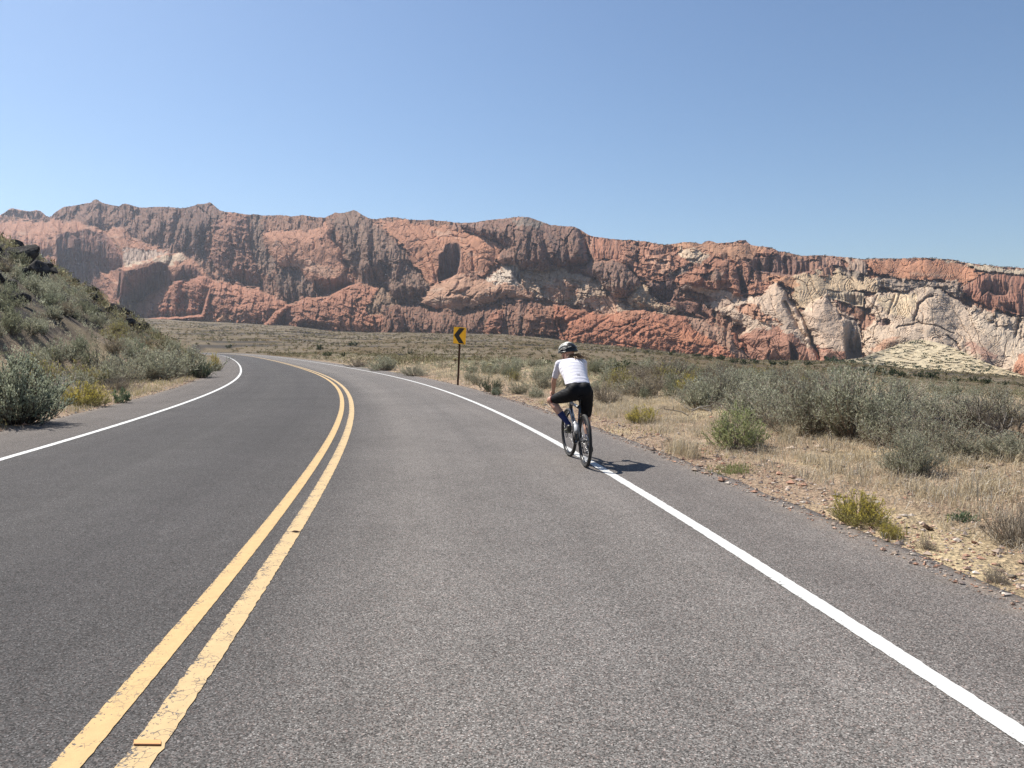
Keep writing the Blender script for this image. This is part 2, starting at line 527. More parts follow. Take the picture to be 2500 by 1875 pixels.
def painted_line(name, lat, width, color, wear, rag, label, group=None, s0=-8, s1=318, edge_crack=0.0):
    s = np.concatenate([np.concatenate([np.arange(s0, 16, 0.04), np.arange(16, 45, 0.15)]), np.arange(45, s1, 1.0)])
    V = []; W = []
    cols = np.array([-0.5, -0.42, -0.2, 0.0, 0.2, 0.42, 0.5])
    near = np.where(s < 45, 1, 0.3)
    for k, c in enumerate(cols):
        o = 0
        if k == 0: o = rag * near * (0.35 * noise(s * 7, s * 0 + lat, 40) + 0.9 * noise(s * 19, s * 0 + lat, 41))
        if k == 6: o = rag * near * (0.35 * noise(s * 7, s * 0 + lat, 42) + 0.9 * noise(s * 19, s * 0 + lat, 43))
        V.append(on_road(s, lat + c * width + o, 0.004)); W.append(np.full(len(s), c))
    n, m = len(cols), len(s)
    i = np.arange(n - 1)[:, None]; j = np.arange(m - 1)[None]
    f = np.stack([i * m + j, (i + 1) * m + j, (i + 1) * m + j + 1, i * m + j + 1], -1).reshape(-1, 4)
    me = npmesh(name, np.concatenate(V), [f], True)
    at = me.attributes.new('side', 'FLOAT', 'POINT')
    at.data.foreach_set('value', np.concatenate(W).astype(np.float32))
    def b(t, p):
        q = N(t)
        P = q.pos()
        side = q.attr('side', 'Fac')
        asp, h, c = asphalt_nodes(q, P, 0.0)
        n1 = q.noise(q.map(P, (1, 1, 1)), 55, 5, 0.65)
        n2 = q.noise(P, 6, 4, 0.6)
        crack = q.voro(P, 26, 'DISTANCE_TO_EDGE', 'Distance')
        cm = q.math('LESS_THAN', crack, 0.035)
        cm = q.math('MULTIPLY', cm, q.math('GREATER_THAN', n2, 0.60 - 0.08 * edge_crack))
        left = q.math('MULTIPLY', q.math('MAXIMUM', q.math('MULTIPLY', side, -1.0), 0.0), 0.26)
        thin = q.math('GREATER_THAN', q.math('ADD', q.math('ADD', n1, left), q.math('MULTIPLY', n2, 0.30)), 1.0 - wear)
        wornf = q.math('MAXIMUM', thin, q.math('MULTIPLY', cm, min(1.0, edge_crack + 0.0)))
        tone = q.math('MULTIPLY_ADD', q.noise(P, 16, 4, 0.6), 0.35, 0.82)
        pc = q.mix(1.0, color, tone, 'MULTIPLY')
        q.set(p.inputs['Base Color'], q.mix(wornf, pc, asp))
        q.bump(h, 0.35, 0.005, p)
    o = link(name, me, None, [mat(name.replace('_', ' ') + ' paint', b, rough=0.7, spec=0.3)])
    tag(o, label, kind='structure', group=group)

pavement()
painted_line('yellow_line', -0.128, 0.118, (0.51, 0.345, 0.155), 0.175, 0.004, 'worn yellow centre line, inner of the double pair', edge_crack=0.5)
painted_line('yellow_line', 0.125, 0.125, (0.50, 0.355, 0.18), 0.195, 0.010, 'cracked yellow centre line, outer of the double pair', edge_crack=0.75)
painted_line('white_line', R_WHITE, 0.115, (0.57, 0.57, 0.55), 0.125, 0.006, 'white edge line under the bicycle')
painted_line('white_line', L_WHITE, 0.125, (0.57, 0.57, 0.55), 0.125, 0.006, 'white edge line on the inside of the bend')

# ------------------------------------------------------------------ the canyon wall
# surveyed outlines: five sheets of the wall, each with its own origin; converted to sight-line tangents, then to metres
SHEET = {'1': (0, 480), '2': (500, 480), '3': (1000, 480), '4': (1500, 530), '5': (2000, 580)}
def trace(s):
    out = []; o = (0, 0)
    for w_ in s.split():
        if ':' in w_:
            k, w_ = w_.split(':'); o = SHEET[k]
        x, y = w_.split(',')
        out.append((o[0] + float(x) / 4.424 - CX, HZ - (o[1] + float(y) / 4.424)))
    return np.array(out)

SKYLINE = trace('1:-1500,330 -900,290 -400,300 0,262 60,240 110,215 300,250 500,262 560,250 600,225 630,195 680,160 740,125 760,125 820,118 900,105 960,92 1030,80 1060,55 1090,47 1110,60 1150,85 1210,100 1300,118 1330,118 1360,100 1395,92 1430,102 1480,115 1530,132 1620,135 1700,127 1800,127 1900,132 1980,142 2070,132 2120,118 2170,98 '
  '2:0,97 50,90 85,78 110,90 150,130 190,165 250,180 350,187 450,205 520,210 540,205 590,207 640,218 760,218 830,213 900,220 960,228 1040,220 1080,213 1140,225 1230,238 1320,240 1370,215 1430,187 1480,195 1540,188 1590,170 1627,160 1660,175 1720,215 1790,250 1860,258 1920,250 1990,240 2060,237 2140,250 '
  '3:0,262 80,265 140,270 230,262 310,275 390,278 470,290 560,298 640,295 720,290 800,275 870,265 950,258 1050,250 1130,237 1210,232 1270,235 1330,250 1380,270 1440,290 1510,318 1600,325 1690,335 1740,333 1780,340 1840,370 1900,410 1950,435 2000,445 2080,455 2150,465 '
  '4:0,250 100,258 170,255 230,268 330,272 400,290 500,305 530,308 640,297 720,283 800,278 870,288 930,300 960,275 1000,265 1040,272 1080,290 1160,288 1240,283 1290,275 1320,262 1400,258 1430,290 1460,312 1540,325 1640,332 1690,345 1730,365 1760,382 1800,380 1850,390 1930,410 1980,425 2080,425 2150,420 '
  '5:0,200 100,205 200,215 300,222 400,238 470,242 560,232 700,232 800,235 900,232 1030,225 1130,228 1230,233 1330,240 1420,245 1500,270 1600,285 1700,298 1800,305 1900,318 2000,325 2100,330 2212,340 2700,380 3400,420')

def poly_sd(P, x, y):
    """signed distance, positive inside"""
    d = np.full(x.shape, 1e9); ins = np.zeros(x.shape, bool)
    n = len(P)
    for i in range(n):
        x0, y0 = P[i]; x1, y1 = P[(i + 1) % n]
        ex, ey = x1 - x0, y1 - y0
        t = np.clip(((x - x0) * ex + (y - y0) * ey) / (ex * ex + ey * ey + 1e-9), 0, 1)
        d = np.minimum(d, (x - x0 - t * ex) ** 2 + (y - y0 - t * ey) ** 2)
        if y0 != y1:
            c = (y0 > y) != (y1 > y)
            ins ^= c & (x < ex * (y - y0) / ey + x0)
    return np.where(ins, 1, -1) * np.sqrt(d)

def line_d(P, x, y):
    d = np.full(x.shape, 1e9); 
    for i in range(len(P) - 1):
        x0, y0 = P[i]; x1, y1 = P[i + 1]
        ex, ey = x1 - x0, y1 - y0
        t = np.clip(((x - x0) * ex + (y - y0) * ey) / (ex * ex + ey * ey + 1e-9), 0, 1)
        d = np.minimum(d, (x - x0 - t * ex) ** 2 + (y - y0 - t * ey) ** 2)
    return np.sqrt(d)

RED = (0.43, 0.22, 0.145); ORANGE = (0.50, 0.275, 0.16); DRED = (0.27, 0.145, 0.105); BROWN = (0.235, 0.142, 0.104)
GBROWN = (0.215, 0.146, 0.11); GREY = (0.22, 0.18, 0.145); CREAM = (0.58, 0.465, 0.33); YELLOW = (0.60, 0.465, 0.285)
PINK = (0.52, 0.32, 0.22); VARNISH = (0.15, 0.095, 0.08); WHITE = (0.54, 0.465, 0.37)

# outline, metres it stands out (its faces round off over w), profile, colour, surface
FEATURES = [
 # --- left: far ridge, tall butte, middle and front domes
 ('1:-1500,400 -400,320 560,250 760,125 1060,60 1400,92 2000,140 2212,95 2:150,130 250,180 50,450 0,700 1:1700,640 1400,420 900,300 0,330', 0, 40, 'r', (0.25, 0.145, 0.108), 'rough'),
 ('1:-1500,420 -300,300 -50,290 0,290 40,300 60,290 130,270 180,270 240,285 280,265 380,262 420,290 470,300 520,275 600,265 700,270 760,290 830,275 900,290 960,320 1050,335 1150,365 1190,390 1230,370 1340,345 1400,390 1450,430 1550,480 1650,540 1750,570 1850,600 1900,640 1800,760 1500,1150 1300,1700 -1500,1900', 130, 55, 'r', RED, 'slab'),
 ('1:1330,600 1400,575 1600,580 1850,610 1870,640 1650,690 1400,750 1360,740', 0, 8, 'r', (0.43, 0.345, 0.275), 'flute'),
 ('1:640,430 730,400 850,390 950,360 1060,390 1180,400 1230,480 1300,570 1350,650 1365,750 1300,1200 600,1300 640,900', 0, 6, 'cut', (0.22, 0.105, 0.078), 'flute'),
 ('1:-1500,560 -200,440 20,440 230,420 470,440 640,430 640,900 600,1300 -1500,1500', 0, 12, 'steep', RED, 'flute'),
 ('1:1105,830 1150,810 1250,800 1330,770 1450,740 1500,710 1600,690 1750,660 1850,620 1950,620 2050,660 2130,700 2230,790 2310,880 2330,1000 2200,1350 1300,1450 1130,1200', 75, 30, 'r', RED, 'slab'),
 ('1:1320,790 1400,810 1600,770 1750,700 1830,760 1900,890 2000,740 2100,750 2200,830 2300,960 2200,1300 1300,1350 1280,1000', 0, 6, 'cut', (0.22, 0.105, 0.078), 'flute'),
 ('1:1400,750 1500,710 1750,660 1950,620 2060,670 1900,720 1700,700 1500,760', 0, 8, 'r', CREAM, 'slab'),
 ('1:1440,1230 1500,1160 1560,1110 1690,1010 1850,950 2000,900 2150,870 2:0,870 100,890 300,940 450,980 600,1010 720,1060 850,1140 940,1190 800,1330 700,1480 0,1480 1:1440,1450', 95, 62, 'D', (0.37, 0.175, 0.115), 'block'),
 ('2:80,1345 200,1280 260,1300 290,1365 80,1370', 4, 10, 'r', ORANGE, 'slab'),
 ('1:960,95 1060,58 1110,60 1180,110 1200,240 1230,360 1160,360 1080,330 990,330 900,260', 45, 55, 'cone', (0.25, 0.145, 0.108), 'rough'),
 ('1:1640,140 1800,130 1960,140 1900,330 1760,480 1640,420 1680,300', 40, 60, 'cone', (0.25, 0.145, 0.108), 'rough'),
 # --- second sheet: ridges and slabs
 ('1:2050,150 2150,100 2:85,78 190,165 250,190 190,300 120,420 20,500 -80,640 -200,600 -250,400 -220,250', 60, 70, 'cone', (0.19, 0.115, 0.09), 'rough'),
 ('2:20,480 120,330 230,200 350,190 490,230 500,400 520,560 560,720 640,900 600,990 440,980 320,900 60,730 0,600', 30, 40, 'r', (0.29, 0.15, 0.105), 'block'),
 ('2:-40,420 20,480 30,640 -20,760 -80,700', -30, 14, 'r', GBROWN, 'rough'),
 ('2:490,250 540,208 640,220 660,400 680,550 760,680 800,760 720,860 560,720 510,560', -26, 26, 'r', GBROWN, 'rough'),
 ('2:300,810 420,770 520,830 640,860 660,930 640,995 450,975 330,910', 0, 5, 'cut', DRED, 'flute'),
 ('2:650,420 730,375 860,390 1000,380 1130,390 1250,350 1340,290 1390,420 1420,520 1480,590 1500,700 1530,820 1640,900 1650,950 1400,1040 1200,1090 1160,960 1050,800 950,760 800,740 720,620 670,520', 36, 22, 'r', (0.47, 0.245, 0.16), 'slab'),
 ('2:1020,690 1150,700 1300,770 1450,790 1430,880 1250,840 1120,810', 0, 14, 'r', PINK, 'slab'),
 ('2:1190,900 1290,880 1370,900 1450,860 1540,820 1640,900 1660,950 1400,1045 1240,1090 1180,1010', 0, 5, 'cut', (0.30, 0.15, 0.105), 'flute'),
 ('2:740,900 860,790 960,770 1050,820 1090,900 1170,960 1190,1080 1050,1130 920,1120 800,1020', 18, 40, 'r', GBROWN, 'rough'),
 ('2:1600,165 1627,155 1700,210 1800,270 1950,400 2100,520 2212,640 3:0,620 40,750 130,850 230,960 160,1090 60,1180 2:2212,1170 2050,1170 1930,1030 1940,960 1760,900 1660,840 1570,700 1510,570 1480,420 1400,300 1440,215', 130, 130, 'cone', (0.21, 0.138, 0.102), 'rough'),
 ('2:1680,700 1800,640 1960,600 2000,760 1960,920 1800,910 1680,840', 22, 70, 'cone', (0.20, 0.125, 0.092), 'rough'),
 ('2:640,1380 800,1230 900,1180 1050,1110 1200,1085 1350,1080 1480,1000 1560,960 1700,930 1830,980 1950,990 2080,1170 2150,1300 2150,1560 600,1500', 66, 55, 'D', (0.36, 0.17, 0.11), 'block'),
 ('2:780,1300 870,1240 900,1290 1010,1270 960,1350 880,1400 790,1400', 0, 4, 'cut', DRED, 'flute'),
 ('2:1000,1390 1100,1320 1230,1340 1390,1370 1390,1450 1000,1425', 0, 4, 'cut', DRED, 'block'),
 ('2:1940,960 2000,1050 2090,1170 1950,1260 1750,1270 1790,1130', 30, 60, 'cone', (0.25, 0.18, 0.12), 'rough'),
 # --- third sheet
 ('2:1870,290 2000,285 2212,280 3:150,320 400,345 600,380 800,440 1000,520 1040,560 980,620 1000,690 850,810 780,880 550,860 300,930 230,950 130,850 40,740 0,620 2:2100,500 1960,390', 6, 30, 'r', (0.50, 0.25, 0.155), 'slab'),
 ('3:250,390 420,385 620,470 560,500 480,440 300,430', 0, 12, 'r', PINK, 'slab'),
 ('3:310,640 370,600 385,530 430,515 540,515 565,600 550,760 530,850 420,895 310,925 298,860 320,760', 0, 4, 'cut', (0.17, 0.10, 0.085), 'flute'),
 ('3:540,310 720,285 950,255 1130,235 1270,232 1440,285 1600,322 1780,338 1850,375 1890,500 1955,700 1900,730 1700,760 1400,810 1200,790 1080,740 930,710 970,640 1040,560 1000,520 800,440 620,380', 62, 48, 'D', (0.205, 0.122, 0.092), 'rough'),
 ('3:1100,260 1220,240 1340,265 1440,300 1380,350 1200,330', 0, 18, 'r', GREY, 'rough'),
 ('3:1480,360 1600,480 1700,640 1680,760 1600,700 1540,560 1470,470', -12, 26, 'r', (0.17, 0.105, 0.085), 'rough'),
 ('3:1200,820 1400,780 1650,800 2000,880 2212,930 4:100,960 300,1000 650,1030 660,1070 400,1060 0,1120 3:2212,1290 2000,1230 1800,1180 1550,1150 1350,1060 1240,980', 10, 30, 'r', (0.45, 0.34, 0.245), 'block'),
 ('3:1400,1000 1600,900 1850,940 1800,1080 1550,1100', 0, 30, 'r', (0.43, 0.25, 0.17), 'block'),
 ('3:1900,1120 2212,1060 4:60,1080 100,1150 3:2212,1300 2000,1240', 0, 20, 'r', PINK, 'slab'),
 ('3:100,1160 150,1090 250,980 350,930 500,850 600,850 700,920 850,880 950,810 1080,735 1130,740 1190,800 1230,980 1320,1100 1200,1140 1000,1170 700,1230 400,1250', 50, 30, 'r', (0.43, 0.26, 0.175), 'dome'),
 ('3:800,890 950,810 1080,740 1150,770 1215,990 1100,930 1000,940 900,940', 0, 14, 'r', WHITE, 'block'),
 ('3:1078,745 1130,740 1190,800 1228,990 1140,900 1100,840', 0, 4, 'cut', (0.38, 0.33, 0.27), 'flute'),
 ('3:1780,800 1950,720 2212,690 4:30,470 150,550 240,660 290,730 230,760 110,870 0,890 3:2000,880', 42, 34, 'D', (0.20, 0.125, 0.095), 'rough'),
 ('3:-300,1180 0,1160 300,1215 600,1225 900,1150 1050,1105 1200,1120 1500,1170 1650,1290 1600,1360 1640,1460 1720,1600 500,1600 -300,1600', 46, 46, 'D', (0.225, 0.125, 0.09), 'rough'),
 ('3:830,1400 880,1280 960,1220 1010,1230 980,1400 990,1500 830,1500', 8, 20, 'r', (0.36, 0.17, 0.11), 'block'),
 ('3:1200,1300 1330,1200 1500,1190 1580,1300 1600,1500 1260,1520', 8, 20, 'r', (0.30, 0.155, 0.10), 'block'),
 ('3:1040,1130 1090,1110 1070,1300 1060,1480 1010,1490 1030,1300', -9, 12, 'r', BROWN, 'rough'),
 ('3:1170,1130 1220,1140 1220,1300 1260,1480 1200,1490 1190,1300', -9, 12, 'r', BROWN, 'rough'),
 # --- fourth sheet
 ('3:1880,400 2212,468 4:530,300 1400,258 1640,330 1750,390 1450,480 1450,700 1700,720 1650,830 1200,900 700,760 640,690 330,700 150,550 30,460 3:2150,690 1960,710', 0, 30, 'r', (0.40, 0.205, 0.135), 'block'),
 ('3:1900,430 2212,475 4:60,300 60,440 3:2160,690 1960,700', 12, 16, 'r', (0.37, 0.18, 0.12), 'flute'),
 ('4:560,300 720,285 960,280 1160,290 1300,270 1420,280 1640,340 1450,470 1250,470 1050,400 700,360', 0, 30, 'r', (0.46, 0.265, 0.165), 'slab'),
 ('4:700,350 850,370 1050,420 930,520 800,480 680,420', 0, 20, 'r', CREAM, 'block'),
 ('4:350,430 560,420 620,520 520,600 380,530', 0, 22, 'r', PINK, 'block'),
 ('4:560,600 680,540 830,510 760,600 640,670 580,660', 4, 24, 'r', GREY, 'rough'),
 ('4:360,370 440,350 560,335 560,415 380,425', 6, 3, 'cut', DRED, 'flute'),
 ('4:150,290 240,310 270,420 260,520 220,480 180,400', 8, 10, 'r', BROWN, 'rough'),
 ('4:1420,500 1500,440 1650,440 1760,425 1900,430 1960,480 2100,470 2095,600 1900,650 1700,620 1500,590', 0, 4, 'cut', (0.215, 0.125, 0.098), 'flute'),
 ('4:1060,420 1190,500 1290,520 1370,640 1440,830 1250,900 1100,820 740,790 640,700 900,530', 40, 60, 'cone', (0.34, 0.17, 0.11), 'block'),
 ('4:1290,530 1370,560 1440,830 1350,840 1330,700', 0, 4, 'cut', BROWN, 'rough'),
 ('4:940,620 1060,560 1200,600 1130,690 990,700', 0, 24, 'r', GBROWN, 'rough'),
 ('4:330,720 630,685 645,860 600,940 470,940 390,840', 24, 8, 'cut', (0.17, 0.105, 0.085), 'rough'),
 ('4:120,890 200,770 280,735 350,760 400,860 470,940 700,1010 560,1060 300,1010 130,930', 30, 36, 'cone', (0.44, 0.33, 0.22), 'block'),
 ('4:700,740 1000,790 1240,830 1480,870 1700,830 1600,900 1350,930 1100,1000 900,960 1100,900 900,820 720,770', 0, 16, 'r', (0.47, 0.35, 0.26), 'slab'),
 ('4:620,840 900,900 1050,1000 1090,1100 1000,1120 700,1010 620,920', 0, 20, 'r', DRED, 'slab'),
 ('3:1540,1160 1900,1240 2212,1270 4:0,1010 300,1000 700,1060 1000,1140 1300,1260 1400,1400 1600,1640 900,1640 0,1560 3:1850,1700 1650,1600 1560,1350', 52, 60, 'D', (0.36, 0.155, 0.095), 'diag'),
 ('4:430,1110 620,1230 1000,1260 1100,1330 1000,1400 560,1330 460,1230', 6, 26, 'r', (0.45, 0.205, 0.12), 'slab'),
 ('4:740,1040 1000,1130 1240,1240 1330,1400 1600,1560 1400,1560 1150,1400 950,1270 800,1150', 8, 18, 'r', (0.30, 0.20, 0.145), 'rough'),
 ('4:1090,1010 1350,910 1600,830 1690,720 1760,700 1850,800 1990,1000 2110,1250 2250,1640 1560,1640 1420,1420 1350,1300 1420,1200 1280,1120', 55, 50, 'r', (0.54, 0.42, 0.31), 'slab'),
 ('4:1350,1290 1500,1210 1750,1200 1950,1270 2150,1480 2200,1640 1560,1640 1420,1420', 0, 20, 'r', (0.31, 0.135, 0.09), 'slab'),
 ('4:1290,990 1420,940 1540,930 1600,1050 1750,1080 1800,1160 1560,1120 1400,1080', 4, 20, 'r', (0.43, 0.225, 0.14), 'block'),
 ('4:1880,1330 1960,1400 1995,1480 1985,1570 1900,1570', 0, 4, 'cut', VARNISH, 'flute'),
 # --- fifth sheet
 ('4:1880,650 2100,600 2212,570 5:0,450 200,350 400,400 500,430 650,460 620,600 480,600 160,570 60,600 0,680 -100,800 -260,760', 0, 24, 'r', (0.58, 0.45, 0.29), 'slab'),
 ('4:1650,660 1900,650 2000,720 1900,790 1720,720', 0, 20, 'r', ORANGE, 'slab'),
 ('5:-10,210 120,215 200,225 250,320 0,330', 6, 5, 'r', (0.34, 0.20, 0.145), 'flute'),
 ('5:250,240 400,240 490,270 500,410 430,430 330,360', 8, 5, 'r', (0.36, 0.27, 0.20), 'flute'),
 ('5:150,320 300,330 400,380 470,470 380,480 250,400', 6, 14, 'r', GREY, 'rough'),
 ('5:500,270 800,255 1250,240 1500,285 1750,390 1720,450 1600,550 1500,540 1300,460 1000,480 700,440 500,350', 10, 30, 'r', (0.47, 0.235, 0.14), 'slab'),
 ('5:600,440 900,450 1300,470 1480,470 1600,560 1500,660 1300,570 1100,540 870,610 600,520', 6, 14, 'r', (0.34, 0.28, 0.215), 'block'),
 ('5:1250,240 1500,265 1700,298 2212,340 3400,420 3400,500 2212,420 1900,390 1700,360 1480,290', 0, 12, 'r', (0.50, 0.42, 0.30), 'slab'),
 ('5:1480,530 1700,400 1900,385 2212,430 3400,520 3400,1000 2170,860 1850,765 1650,690 1500,580', 10, 14, 'r', (0.28, 0.135, 0.095), 'flute'),
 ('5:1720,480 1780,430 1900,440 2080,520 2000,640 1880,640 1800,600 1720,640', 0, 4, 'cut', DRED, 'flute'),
 ('5:1900,690 2100,690 2170,850 2000,790', 0, 4, 'cut', DRED, 'flute'),
 ('5:1640,740 1750,770 2170,860 3400,1050 3400,1900 2212,1490 1950,1200 1700,1000 1600,880', 14, 30, 'r', (0.49, 0.405, 0.305), 'block'),
 ('5:60,560 160,580 300,580 470,600 470,760 370,740 200,690 100,660', 14, 6, 'cut', (0.40, 0.33, 0.235), 'flute'),
 ('5:-260,1000 -200,800 0,630 60,600 150,700 250,800 380,880 440,1000 465,1280 470,1450 0,1450 -100,1350 -140,1150', 48, 40, 'r', (0.55, 0.425, 0.315), 'slab'),
 ('5:-140,1200 50,1170 200,1230 470,1230 470,1450 -60,1450', 0, 14, 'r', (0.34, 0.155, 0.105), 'slab'),
 ('5:240,900 330,870 400,920 445,1020 466,1280 440,1330 280,1330 262,1100', 0, 4, 'cut', (0.33, 0.27, 0.215), 'flute'),
 ('5:470,620 700,600 860,610 1000,560 1150,535 1300,560 1400,640 1550,700 1640,790 1700,850 1950,980 2212,1100 3400,1500 3400,1900 1700,1600 1100,1500 500,1400 480,1270 450,1000 600,880 500,760', 62, 80, 'r', (0.57, 0.455, 0.335), 'slab'),
 ('5:620,640 860,620 1000,600 1060,700 960,880 740,830 640,740', 0, 30, 'r', (0.60, 0.465, 0.30), 'slab'),
 ('5:560,1200 700,1100 850,1060 800,1150 640,1270', 0, 18, 'r', (0.50, 0.30, 0.20), 'slab'),
 ('5:580,900 760,880 750,950 640,960', 0, 10, 'r', (0.37, 0.24, 0.19), 'rough'),
 ('5:1550,1130 1700,1140 1850,1230 2000,1330 1800,1330 1650,1240', 0, 14, 'r', (0.40, 0.23, 0.17), 'slab'),
 ('5:2080,1430 2150,1280 2300,1200 2700,1300 2700,1700 2200,1600', 16, 20, 'r', (0.43, 0.19, 0.115), 'slab'),
]
# joints and gullies: line, depth in metres, half width
CRACKS = [
 ('1:40,310 45,420 30,560', 22, 6), ('1:120,290 105,420', 16, 5), ('1:330,275 345,420 330,600', 14, 4), ('1:540,290 520,420 540,620', 18, 6), ('1:700,290 720,380 690,520', 16, 5), ('1:590,480 580,640', 14, 5),
 ('1:880,300 900,420 890,620', 10, 4), ('1:760,420 755,700', 12, 5), ('1:1000,400 1010,700', 10, 5), ('1:1180,400 1230,480 1310,570 1365,750', 18, 5), ('1:1290,380 1400,600 1440,760', 7, 2.4), ('1:1380,420 1480,600 1520,700', 7, 2.4), ('1:1450,450 1560,600 1600,680', 7, 2.4), ('1:1520,500 1680,660', 6, 2.2),
 ('1:1560,1120 1580,1300', 14, 5), ('1:1700,1020 1680,1280', 16, 6), ('1:1870,960 1830,1300', 18, 6), ('1:2050,900 2030,1180 1960,1310', 14, 5), ('2:90,900 60,1150 140,1290', 18, 8), ('2:300,960 330,1180', 16, 7), ('2:420,1010 400,1150', 12, 5), ('2:560,1010 620,1250', 12, 5),
 ('2:100,420 70,640 120,820', 14, 6), ('2:280,250 330,560 300,760', 12, 6), ('2:420,300 440,640', 10, 5), ('1:1800,330 1720,520', 14, 6), ('1:1960,250 1900,420 1840,560', 16, 7), ('1:2100,240 2080,460 2000,600', 16, 7), ('1:880,160 860,250', 14, 6), ('1:1500,200 1400,330', 14, 6),
 ('2:1700,300 1660,520 1720,700', 16, 8), ('2:1820,400 1860,640 1990,820', 16, 8), ('2:1960,560 2000,780', 12, 6), ('3:1130,330 1100,560 1180,700', 14, 8), ('3:1420,420 1480,640 1560,740', 16, 8), ('3:1640,420 1720,600', 14, 7),
 ('3:650,1000 560,1050 440,1070', 10, 4), ('3:960,900 1010,1000 930,1080', 8, 3), ('3:1700,1400 1560,1500', 8, 4), ('4:330,1180 200,1270', 8, 3), ('4:960,1130 860,1300', 6, 3), ('4:1560,960 1500,1080', 8, 3), ('4:1000,560 960,680', 10, 5), ('4:1200,560 1240,740', 12, 5), ('4:1560,450 1540,570', 14, 5), ('4:1680,470 1660,600', 14, 5), ('4:1820,470 1840,600', 14, 5),
 ('4:1780,730 1850,840 1950,970 2020,1090 2080,1200 2140,1360 2212,1520', 30, 5.0), ('4:1830,920 1900,1040 1990,1200 2060,1290', 20, 5.0),
 ('5:1190,630 1110,670 1060,730 1045,810 1010,890', 16, 3.5), ('5:830,970 1040,918 1200,945 1330,990 1450,1035', 7, 1.8),
 ('5:1360,1060 1480,1150 1530,1210', 10, 2.5), ('5:1860,860 1870,910 1820,930', 12, 4), ('5:2140,900 2110,1070', 14, 4),
 ('5:620,640 560,760', 7, 3), ('5:790,630 740,830', 8, 3), ('5:850,620 800,740', 6, 2.5), ('5:490,1130 560,1080', 6, 2),
 ('3:210,640 250,730 280,830 285,930', 9, 2.6), ('3:140,680 200,800 240,900', 7, 2.4), ('3:665,600 680,720 700,800', 8, 2.4),
 ('3:490,420 540,500', 9, 3), ('3:260,400 310,480', 8, 3), ('3:660,540 750,640', 7, 3), ('3:520,920 500,1000 430,1070', 8, 3),
 ('3:700,960 760,1040 660,1100 620,1150', 6, 3), ('3:860,1000 880,1080', 7, 2), ('3:600,1060 640,1160', 5, 2), ('3:330,1190 350,1030', 4, 2),
 ('2:740,400 880,560 930,680 935,750', 6, 2.2), ('2:850,400 990,540', 6, 2.2), ('2:1190,470 1190,560', 8, 3), ('2:1270,480 1280,540', 6, 2.5),
 ('2:1010,590 960,680', 6, 2.2), ('2:430,740 450,970', 14, 3.0), ('2:600,820 620,980', 12, 4), ('2:1380,420 1470,560 1500,640', 26, 7),
 ('2:1520,700 1640,900', 22, 6), ('2:1940,950 2060,1130', 18, 6), ('2:1200,900 1230,1080', 8, 2.5), ('2:1350,900 1370,1040', 8, 2.5),
 ('1:1030,100 1000,200 960,240', 14, 7), ('1:1130,150 1180,270 1220,370', 26, 9), ('1:1690,250 1640,340 1600,390', 20, 9), ('1:430,300 480,460 500,640', 16, 7),
 ('1:250,300 215,460', 12, 4), ('1:640,320 680,420', 8, 4), ('1:800,370 850,450', 8, 4), ('1:1000,370 1050,420', 8, 4), ('1:1380,780 1410,960', 12, 4),
 ('3:1840,380 1900,540 1950,710', 34, 5), ('3:1300,440 1280,650', 10, 6), ('3:1940,450 1935,640', 8, 2.5), ('3:2000,540 2000,650', 6, 2),
 ('3:1960,1250 1750,1330 1620,1390', 10, 4), ('3:2130,1320 1950,1440 1760,1520', 8, 3.5), ('4:0,1190 150,1170 260,1110', 8, 2.5),
 ('4:480,1180 560,1240 610,1240', 6, 2.5), ('4:640,890 800,900 930,930', 9, 3), ('4:930,960 900,1030 1010,1100', 16, 5), ('4:1060,1020 1080,1120', 10, 3.5),
 ('4:1660,1330 1680,1430 1650,1500', 7, 2), ('4:240,470 250,520', 10, 4), ('4:150,540 230,650 290,740', 16, 5), ('4:1190,430 1280,520', 14, 5), ('4:0,1340 180,1380 330,1430', 5, 2),
 ('5:220,840 390,900', 10, 4), ('5:60,640 200,800 230,860', 14, 4), ('5:470,990 560,1030', 6, 2),
]

